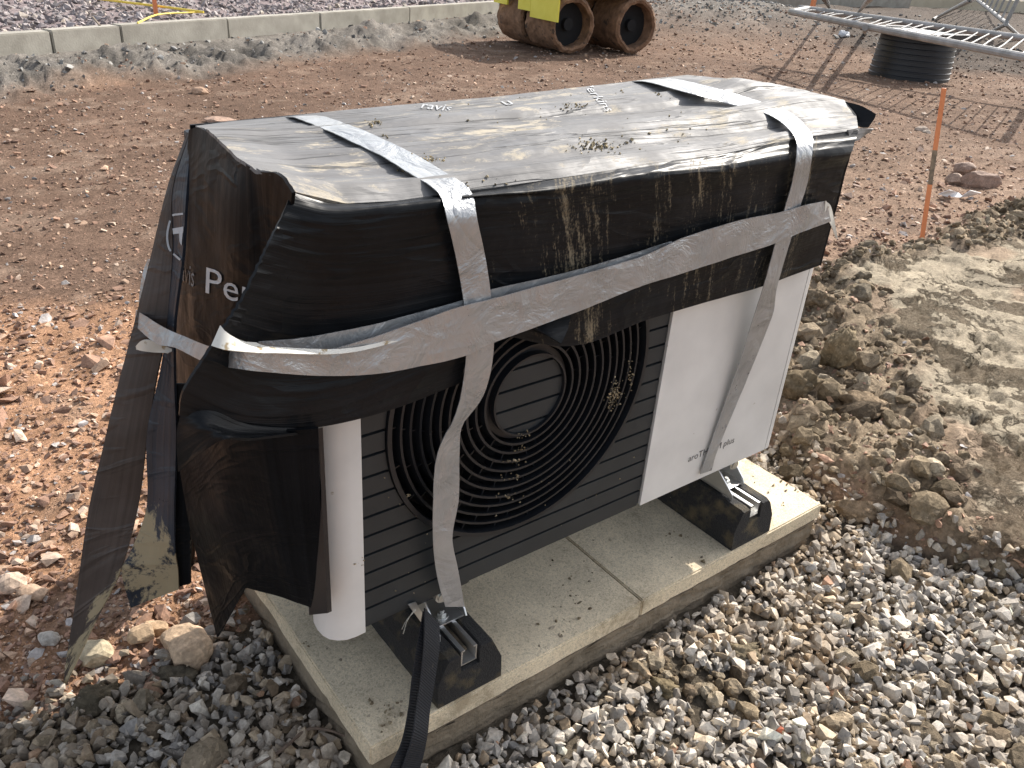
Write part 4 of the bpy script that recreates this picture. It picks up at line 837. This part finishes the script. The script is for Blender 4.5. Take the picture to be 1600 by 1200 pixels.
tape('curled_end', [(1290, 314, 'y', -.052), (1298, 322, 'y', -.045), (1304, 345, 'y', -.03), (1309, 374, 'y', -.02)], [(1288, 340, 'y', -.050), (1294, 344, 'y', -.045), (1300, 355, 'y', -.03), (1306, 372, 'y', -.02)], '', 24, .0008, 16, parent=H1, mat=TBACK)
# dried mud lumps on the cover top
cr = []
for (px, py, sx, sy, n) in ((932, 228, 16, 5, 110), (900, 166, 14, 3, 40), (583, 192, 7, 2.5, 26), (668, 256, 12, 3, 46), (632, 263, 8, 3, 22), (603, 214, 5, 2, 8), (1030, 150, 6, 2, 5), (980, 228, 22, 6, 18), (760, 283, 20, 6, 10), (1060, 205, 40, 10, 14), (850, 180, 120, 20, 30), (970, 143, 4, 1.5, 8)):
    for _ in range(n):
        h_ = hit(px+RNG.normal(0, sx), py+RNG.normal(0, sy), .0006 if px != 668 else .006)
        if h_ is not None and h_[2] > .8: cr.append(h_)
crumb_set('dried_mud', cr, .0007, .0038, [(.42, .34, .21), (.30, .235, .14), (.50, .42, .28)], 'lumps of dried mud stuck on top of the cover', 'dried mud')

cr = []
for (px, py, sx, sy, n) in ((962, 612, 5.5, 10, 90), (955, 628, 4, 6, 30), (985, 590, 2.5, 14, 26), (812, 700, 9, 3, 12), (806, 722, 10, 3, 14), (800, 745, 10, 3, 14), (792, 775, 11, 4, 18), (818, 682, 8, 3, 10), (640, 775, 3, 3, 4), (560, 880, 5, 3, 6), (650, 850, 40, 60, 14), (900, 760, 60, 40, 14)):
    for _ in range(n):
        p_ = at(px+RNG.normal(0, sx), py+RNG.normal(0, sy), 'y', -.0045); cr.append(tuple(p_))
P_ = np.array(cr); o_ = stones('mud_splash', P_, RNG.uniform(.0006, .0026, len(P_)), pick([(.40, .33, .22), (.30, .24, .15)], [1, 1], len(P_)), PR_G, GROUND, 1, kind='stuff', label='pale dried mud splashed on the fan grille rings', category='mud splash')
# ---------------------------------------------------------------- webbing strap and wire tie
def strap(name, Lp, Rp, parent=None, **kw):
    A = resamp(crom(np.array([at(*p) for p in Lp]), 6), 60); C = resamp(crom(np.array([at(*p) for p in Rp]), 6), 60); w = np.linspace(0, 1, 5)[:, None, None]
    G = (A[None]*(1-w)+C[None]*w).transpose(1, 0, 2); return sheet(name, G, STRAP, parent, .0022, .0004, (10, 10), 3, **kw)[0]
st = strap('webbing_strap', [(664, 950, 'y', -.02), (663, 1000, 'y', -.050), (657, 1062, 'y', -.066), (650, 1112, 'y', -.082), (645, 1150, 'y', -.10), (630, 1195, 'y', -.10), (612, 1240, 'y', -.10)],
           [(687, 975, 'y', -.03), (687, 1012, 'y', -.055), (680, 1062, 'y', -.070), (672, 1112, 'y', -.085), (668, 1150, 'y', -.10), (658, 1195, 'y', -.10), (640, 1240, 'y', -.10)], label='black webbing strap hanging from the bracket over the paving edge, muddy lower end', category='strap')
strap('inner_strand', [(662, 955, 'y', -.018), (652, 1010, 'y', -.044), (644, 1062, 'y', -.054), (638, 1112, 'y', -.068), (628, 1160, 'y', -.085), (608, 1205, 'y', -.095)], [(668, 960, 'y', -.02), (664, 1010, 'y', -.046), (660, 1062, 'y', -.056), (653, 1112, 'y', -.070), (648, 1160, 'y', -.087), (634, 1205, 'y', -.096)], st)
b = B()
for a, c in (((648, 951), (630, 990)), ((650, 953), (628, 983))): b.tube([at(*a, 'y', -.012), at((a[0]+c[0])/2-3, (a[1]+c[1])/2, 'y', -.03), at(*c, 'y', -.05)], .0007, 6)
b.done('wire_tie', ZINC, label='thin twisted wire tie sticking out beside the strap under the grille', category='wire tie')
b = B().prism([at(*p, 'y', -.006) for p in ((638, 945), (650, 941), (660, 958), (659, 974))], (0, .002, 0)); b.done('metal_tag', ALU, label='small pale metal tag tied under the grille left of the strap', category='metal tag')
b = B()
for i in range(5): p = at(1176+RNG.uniform(-6, 6), 710+RNG.uniform(-5, 5), 'y', .02); q = at(1183+RNG.uniform(-7, 7), 703+RNG.uniform(-5, 5), 'y', .03); b.tube([p, (p+q)/2+RNG.normal(0, .003, 3), q], .0008, 6)
b.done('cable_ends', simple('pink_cable', (.45, .22, .18), (.6, .35, .3), 30, .5), label='frayed pinkish cable ends poking out under the white panel', category='cable')
b = B().tube([at(x, y, 'z', -.085) for x, y in ((395, 1200), (440, 1172), (478, 1141), (510, 1140), (545, 1152))], [.0022, .0028, .003, .0024, .0016], 7)
b.done('twig', simple('twig_bark', (.10, .065, .045), (.17, .12, .085), 60, .8, 0, .5, .002), label='thin curved brown twig lying on gravel left of the paving', category='twig')

# ---------------------------------------------------------------- stake, plastic scrap
bs = at(1440, 382, 'z', GZ+.01); X, Y = bs[0], bs[1]; tpnt = at(1476, 138, 'x', X-.02); stk = empty('marker_stake', tuple(bs), label='thin orange painted stake leaning in red ground near the right edge', category='stake')
dv = tpnt-bs; side = np.array([.0065, -.0065, 0]); 
def seg(a, b_, nm, mat):
    p0 = bs+dv*a; p1 = bs+dv*b_; q = [p0-side, p0+side+[0, 0, 0], p1+side, p1-side]; keep(B().prism(q, (.006, .008, 0)).done(nm, mat), stk)
seg(-.06, .40, 'painted_foot', ORANGE); seg(.40, .62, 'bare_wood', WOOD); seg(.62, 1.0, 'painted_top', ORANGE)
p = lambda x, y, h: at(x, y, 'z', GZ+h)
M('plastic_scrap', [p(1466, 303, .03), p(1483, 296, .07), p(1497, 301, .03), p(1503, 306, .02), p(1516, 297, .06), p(1533, 301, .03), p(1520, 305, .01), p(1500, 309, .01), p(1480, 307, .01)],
  [(0, 1, 2, 8), (2, 3, 7, 8), (3, 4, 5, 6), (3, 6, 7)], WHITEP, label='folded white plastic scrap on red ground right of the stake', category='plastic scrap').modifiers.new('s', 'SOLIDIFY').thickness = .004
wx, wy, wz = place(1315, 68); b = B(); 
rock('plastic_bag', (wx, wy, wz), (.13, .09, .06), 61, (.50, .52, .55), 'crumpled pale plastic bag on the ground left of the black pipe', 'plastic bag', .9, 3, .1)

# ---------------------------------------------------------------- kerb, string line
kerb = empty('kerb', (float(KA[0]), float(KA[1]), .22), kind='structure')
pxs = [-420, -250, -120, -20, 78, 187, 355, 500, 640, 781, 900]; D3 = np.array([KD[0], KD[1], 0]); N3 = np.array([KN[0], KN[1], 0])
def along(px): q = at(px, 52-.0634*px, 'z', .22); return (q-KA)@D3
ts = [along(p_) for p_ in pxs]; ts = ts+[ts[-1]+.95*i for i in range(1, 16)]
for i, (a, c) in enumerate(zip(ts, ts[1:])):
    o = KA+N3*RNG.normal(0, .004)+np.array([0, 0, RNG.normal(0, .003)]); q = [o+D3*(a+.006), o+D3*(c-.006), o+D3*(c-.006)-N3*.125, o+D3*(a+.006)-N3*.125]
    b = B().prism(q, (0, 0, -.27)); bmesh.ops.bevel(b.bm, geom=list(b.bm.edges), offset=.008, segments=2, affect='EDGES'); keep(b.done('kerb_stone', CONC, None, True), kerb)
STR = simple('yellow_string', (.70, .52, .05), (.8, .62, .1), 30, .6)
def line(name, pts, z, r, mat, label, cat, **kw): return B().tube([at(x, y, 'z', z) for x, y in pts], r, 6, 3).done(name, mat, None, True, label=label, category=cat, **kw)
line('string_line', [(120, -6), (200, 4), (258, 11), (318, 19)], .24, .012, STR, 'yellow string line running from the top frame edge behind the kerb', 'string line')
line('string_line', [(318, 19), (285, 20), (245, 23), (215, 36)], .23, .008, STR, 'yellow string loop lying slack beyond the kerb', 'string line')
line('wood_sliver', [(145, 27), (156, 40)], .22, .010, WOOD, 'short pale wood sliver on crushed stone behind the kerb', 'wood')
a = at(244, 24, 'z', .16); B().box((a[0]-.018, a[1]-.018, .10), (a[0]+.018, a[1]+.018, .75)).done('marker_peg', ORANGE, label='orange peg standing behind the kerb holding the yellow string', category='stake')
a = at(1265, 32, 'z', GZ); B().box((a[0]-.04, a[1]-.04, -.2), (a[0]+.04, a[1]+.04, 1.3)).done('marker_peg', ORANGE, label='distant orange peg behind the grey stone mound', category='stake')

# ---------------------------------------------------------------- trench roller
r1 = at(892, 84, 'z', GZ+.02); r2 = at(806, 62, 'z', GZ+.02); r3 = at(986, 50, 'z', GZ+.02)
ax = (r2-r1); WD = np.linalg.norm(ax); ax /= WD; fwd = np.array([ax[1], -ax[0], 0]); fwd = fwd if fwd@(r3-r1) > 0 else -fwd; LB = float((r3-r1)@fwd)*.36; RD = .31
rol = empty('trench_roller', tuple(r1), label='yellow trench roller with mud caked steel drums at the top centre', category='roller')
Fm = lambda a, b_, z: tuple(r1+ax*a+fwd*b_+np.array([0, 0, z]))
for b0 in (0., LB):
    for a0, a1 in ((0, WD*.47), (WD*.53, WD)):
        bm = bmesh.new(); n, m = 64, 22; rings = []
        prof = [(a0+.17, RD*.78), (a0+.012, RD*.80), (a0, RD*.90), (a0+.02, RD)]+[(a0+.02+(a1-a0-.04)*j/10, RD) for j in range(1, 10)]+[(a1-.02, RD), (a1, RD*.9), (a1-.012, RD*.8), (a1-.17, RD*.78)]
        for j, (a_, r_) in enumerate(prof):
            th = np.arange(n)*2*math.pi/n; nz = .035*fbm(th*3+b0*7, np.full(n, a_*9.), 1, 4, 71)+.02*fbm(np.cos(th)*6, np.sin(th)*6+a_*20, 1, 3, 75)
            rings.append([bm.verts.new(Fm(a_, b0+(r_+nz[i]*(1 if r_ > RD*.85 else .4))*math.cos(th[i]), RD+(r_+nz[i])*math.sin(th[i]))) for i in range(n)])
        for A, C in zip(rings, rings[1:]):
            for i in range(n): bm.faces.new((A[i], A[(i+1) % n], C[(i+1) % n], C[i]))
        b = B(); b.bm.free(); b.bm = bm; dr = keep(b.done('drum', MUDDY, None, True), rol)
        q = B().cyl(Fm(a0+.16, b0, RD), Fm(a1-.16, b0, RD), RD*.80, n=32).cyl(Fm(a0+.10, b0, RD), Fm(a0+.16, b0, RD), RD*.22, n=20); q = q.done('drum_hub', VOID); q.parent = dr
def arch(c, r, z0, n=14):
    a0 = math.asin(min(1, max(-1, (z0-RD)/r))); return [(c+r*math.cos(t), RD+r*math.sin(t)) for t in np.linspace(a0, math.pi-a0, n)]
pr_ = [(-RD-.04, .66), (-RD-.04, .85), (-.10, 1.12), (LB+.10, 1.12), (LB+RD+.10, .85), (LB+RD+.10, .66)]
keep(B().prism([Fm(.03, b_, z) for b_, z in pr_], tuple(ax*(WD-.06))).done('yellow_body', YEL), rol)
f0 = -RD-.065
def plate(a0, a1, z0): keep(B().prism([Fm(a0, b_, z) for b_, z in ((f0, z0), (f0+.02, z0), (f0+.02, .86), (f0, .86))], tuple(ax*(a1-a0))).done('front_plate', YEL), rol)
plate(-.20, WD*.30, .36); plate(WD*.304, WD*.52, .42); plate(WD*.524, WD*.72, .56); plate(WD*.724, WD*.98, .44)
keep(B().box((0, 0, 0), (1, 1, 1)).done('chassis', MUDDY), rol).matrix_world = Matrix(((ax[0]*(WD-.3), fwd[0]*LB*.6, 0, Fm(.15, LB*.2, .25)[0]), (ax[1]*(WD-.3), fwd[1]*LB*.6, 0, Fm(.15, LB*.2, .25)[1]), (0, 0, .5, .25+GZ), (0, 0, 0, 1)))
for k_ in range(4):
    c_ = Fm(-.004, .1+.12*k_, .9); keep(B().cyl(c_, tuple(np.array(c_)-ax*.02), .02, n=12).done('body_bolt', ZINC), rol)

# ---------------------------------------------------------------- ribbed chamber with barrier lying on it
cl = at(1366, 118, 'z', GZ); cr_ = at(1470, 122, 'z', GZ); cc_ = (cl+cr_)/2; cR_ = np.linalg.norm(cl-cr_)/2; CH = .50
vw = (cc_-CAM); vw[2] = 0; vw /= np.linalg.norm(vw); cc_ = cc_+vw*cR_*.15
ch = empty('ribbed_chamber', tuple(cc_), label='black ribbed plastic chamber ring standing on red ground at upper right', category='chamber ring')
bm = bmesh.new(); n = 56; prof = []; z = 0; tz = CH
for i in range(8):
    z0 = tz*i/8; prof += [(cR_*.982, z0+.003), (cR_*.982, z0+tz/8-.016), (cR_, z0+tz/8-.013), (cR_, z0+tz/8-.004)]
prof += [(cR_*.90, tz), (cR_*.90, tz-.2)]; rings = [[bm.verts.new((cc_[0]+r*(1-.07*z/tz)*math.cos(2*math.pi*k/n), cc_[1]+r*(1-.07*z/tz)*math.sin(2*math.pi*k/n), GZ-.03+z)) for k in range(n)] for r, z in prof]
for A, C in zip(rings, rings[1:]):
    for k in range(n): bm.faces.new((A[k], A[(k+1) % n], C[(k+1) % n], C[k]))
b = B(); b.bm.free(); b.bm = bm; keep(b.done('ribbed_wall', RIB, None, True), ch)
fz = GZ+CH-.03; hd = math.atan2(vw[1], vw[0])-.62
mt = Matrix.Translation((cc_[0], cc_[1], fz)) @ Matrix.Rotation(hd, 4, 'Z'); S_ = cR_*1.02
keep(B().box((-S_, -S_, 0), (S_, -S_*.78, .06), 0, mt).box((-S_, S_*.78, 0), (S_, S_, .06), 0, mt).box((-S_, -S_*.775, .001), (-S_*.78, S_*.775, .059), 0, mt).box((S_*.78, -S_*.775, .001), (S_, S_*.775, .059), 0, mt).done('square_frame', RIB), ch)
keep(B().box((-S_*.775, -S_*.775, .01), (S_*.775, S_*.775, .045), 0, mt).done('cover_plate', simple('galvanised_plate', (.16, .17, .17), (.34, .35, .35), 22, .6, .2, .4, .004, 90)), ch)
def barrier(A, Bp, Cp, Dp, label, nb=20, r=.03, feet=(), rb=.009):
    A, Bp, Cp, Dp = [np.array(v) for v in (A, Bp, Cp, Dp)]; o = empty('barrier', tuple((A+Bp)/2), label=label, category='barrier', group='galvanised pedestrian barriers')
    rd = lambda p, a, c, k=.06: [p+(a-p)/np.linalg.norm(a-p)*k*2, p+((a-p)/np.linalg.norm(a-p)+(c-p)/np.linalg.norm(c-p))*k*.45, p+(c-p)/np.linalg.norm(c-p)*k*2]
    loop = [A+(Bp-A)*.5]+rd(Bp, A, Cp)+rd(Cp, Bp, Dp)+rd(Dp, Cp, A)+rd(A, Dp, Bp)+[A+(Bp-A)*.5]
    keep(B().tube(loop, r, 10, 5).done('frame', GALV, None, True), o)
    for i in range(1, nb):
        t = i/nb; p0 = A+(Bp-A)*t; p1 = Dp+(Cp-Dp)*t; sag = np.array([0, 0, .02*math.sin(i*2.1)]); keep(B().tube([p0, (p0+p1)/2+sag, p1], rb, 6, 3).done('bar', GALV, None, True), o)
    for q in feet: keep(B().tube([np.array(v) for v in q], r*.95, 8, 2).done('foot_tube', GALV, None, True), o)
    return o
zr = fz+.13
barrier(at(1238, 19, 'z', zr+.02), at(1640, 97, 'z', zr-.02), at(1660, 68, 'z', zr), at(1262, 14, 'z', zr+.04), 'galvanised barrier lying flat on the ribbed chamber', 24, .036, [(at(1352, 43, 'z', zr), at(1352, 52, 'z', GZ+.1), at(1356, 58, 'z', GZ))], .008)
pz = lambda x, y, z: at(x, y, 'z', z)
q0 = pz(1571, 37, .25); up_ = np.array([0, 0, 1.]); sd_v = pz(1600, 72, .1)-q0; 
def vert(px, py, base): # point straight over the ground point base, seen at that height
    return base
bA = pz(1503, 20, .0); bB = pz(1572, 38, .0)
barrier(pz(1520, -6, .55), pz(1572, 36, .30), at(1588, 34, 'x', pz(1572, 36, .30)[0])+up_*.9, pz(1520, -6, .55)+up_*.9, 'galvanised barrier leaning upright at the far right corner', 9, .036, [(pz(1572, 38, .3), pz(1592, 56, .0)), (pz(1572, 38, .3), pz(1552, 48, .05))], .022)
a0 = pz(1284, 18, .35); barrier(pz(1466, 26, .0), pz(1524, -4, .8), pz(1600, -26, .9), pz(1545, -14, .4), 'galvanised barrier tipped over behind the chamber, mostly past the frame', 8, .034, [], .015)
B().tube([pz(1342, 18, -.05), pz(1364, -8, .9)], .032, 8, 1).done('steel_tube', GALV, label='single slanting grey tube left of the tipped barrier', category='tube')
B().tube([pz(1286, -8, .9), pz(1297, 14, -.05)], .026, 8, 1).done('steel_tube', RIB, label='dark slanting tube near the distant orange peg', category='tube')
# distant low walls and boards
def block(name, pts, h, depth, mat, label, cat): 
    q = [pz(*p_, GZ) for p_ in pts]; d_ = q[1]-q[0]; nrm_ = np.array([-d_[1], d_[0], 0]); nrm_ /= np.linalg.norm(nrm_); nrm_ = nrm_ if nrm_@(q[0]-CAM) > 0 else -nrm_
    z_ = np.array([0, 0, h]); return B().prism([q[0], q[1], q[1]+nrm_*depth, q[0]+nrm_*depth], (0, 0, h)).done(name, mat, label=label, category=cat)
block('concrete_edging', [(1150, 13), (1262, 22)], .42, .3, CONC, 'grey concrete edging at the top behind the stone mound', 'edging')
block('concrete_edging', [(1262, 10), (1420, 16)], .5, .5, CONC, 'pale concrete strip at the top right behind the barriers', 'edging')
block('timber_board', [(1395, 11), (1640, 26)], .4, .3, simple('pale_timber', (.50, .44, .32), (.60, .53, .40), 3, .8, 0, .2, .003, 20, (20, .66, (.2, .15, .1))), 'cream dusty board across the top right corner', 'board')
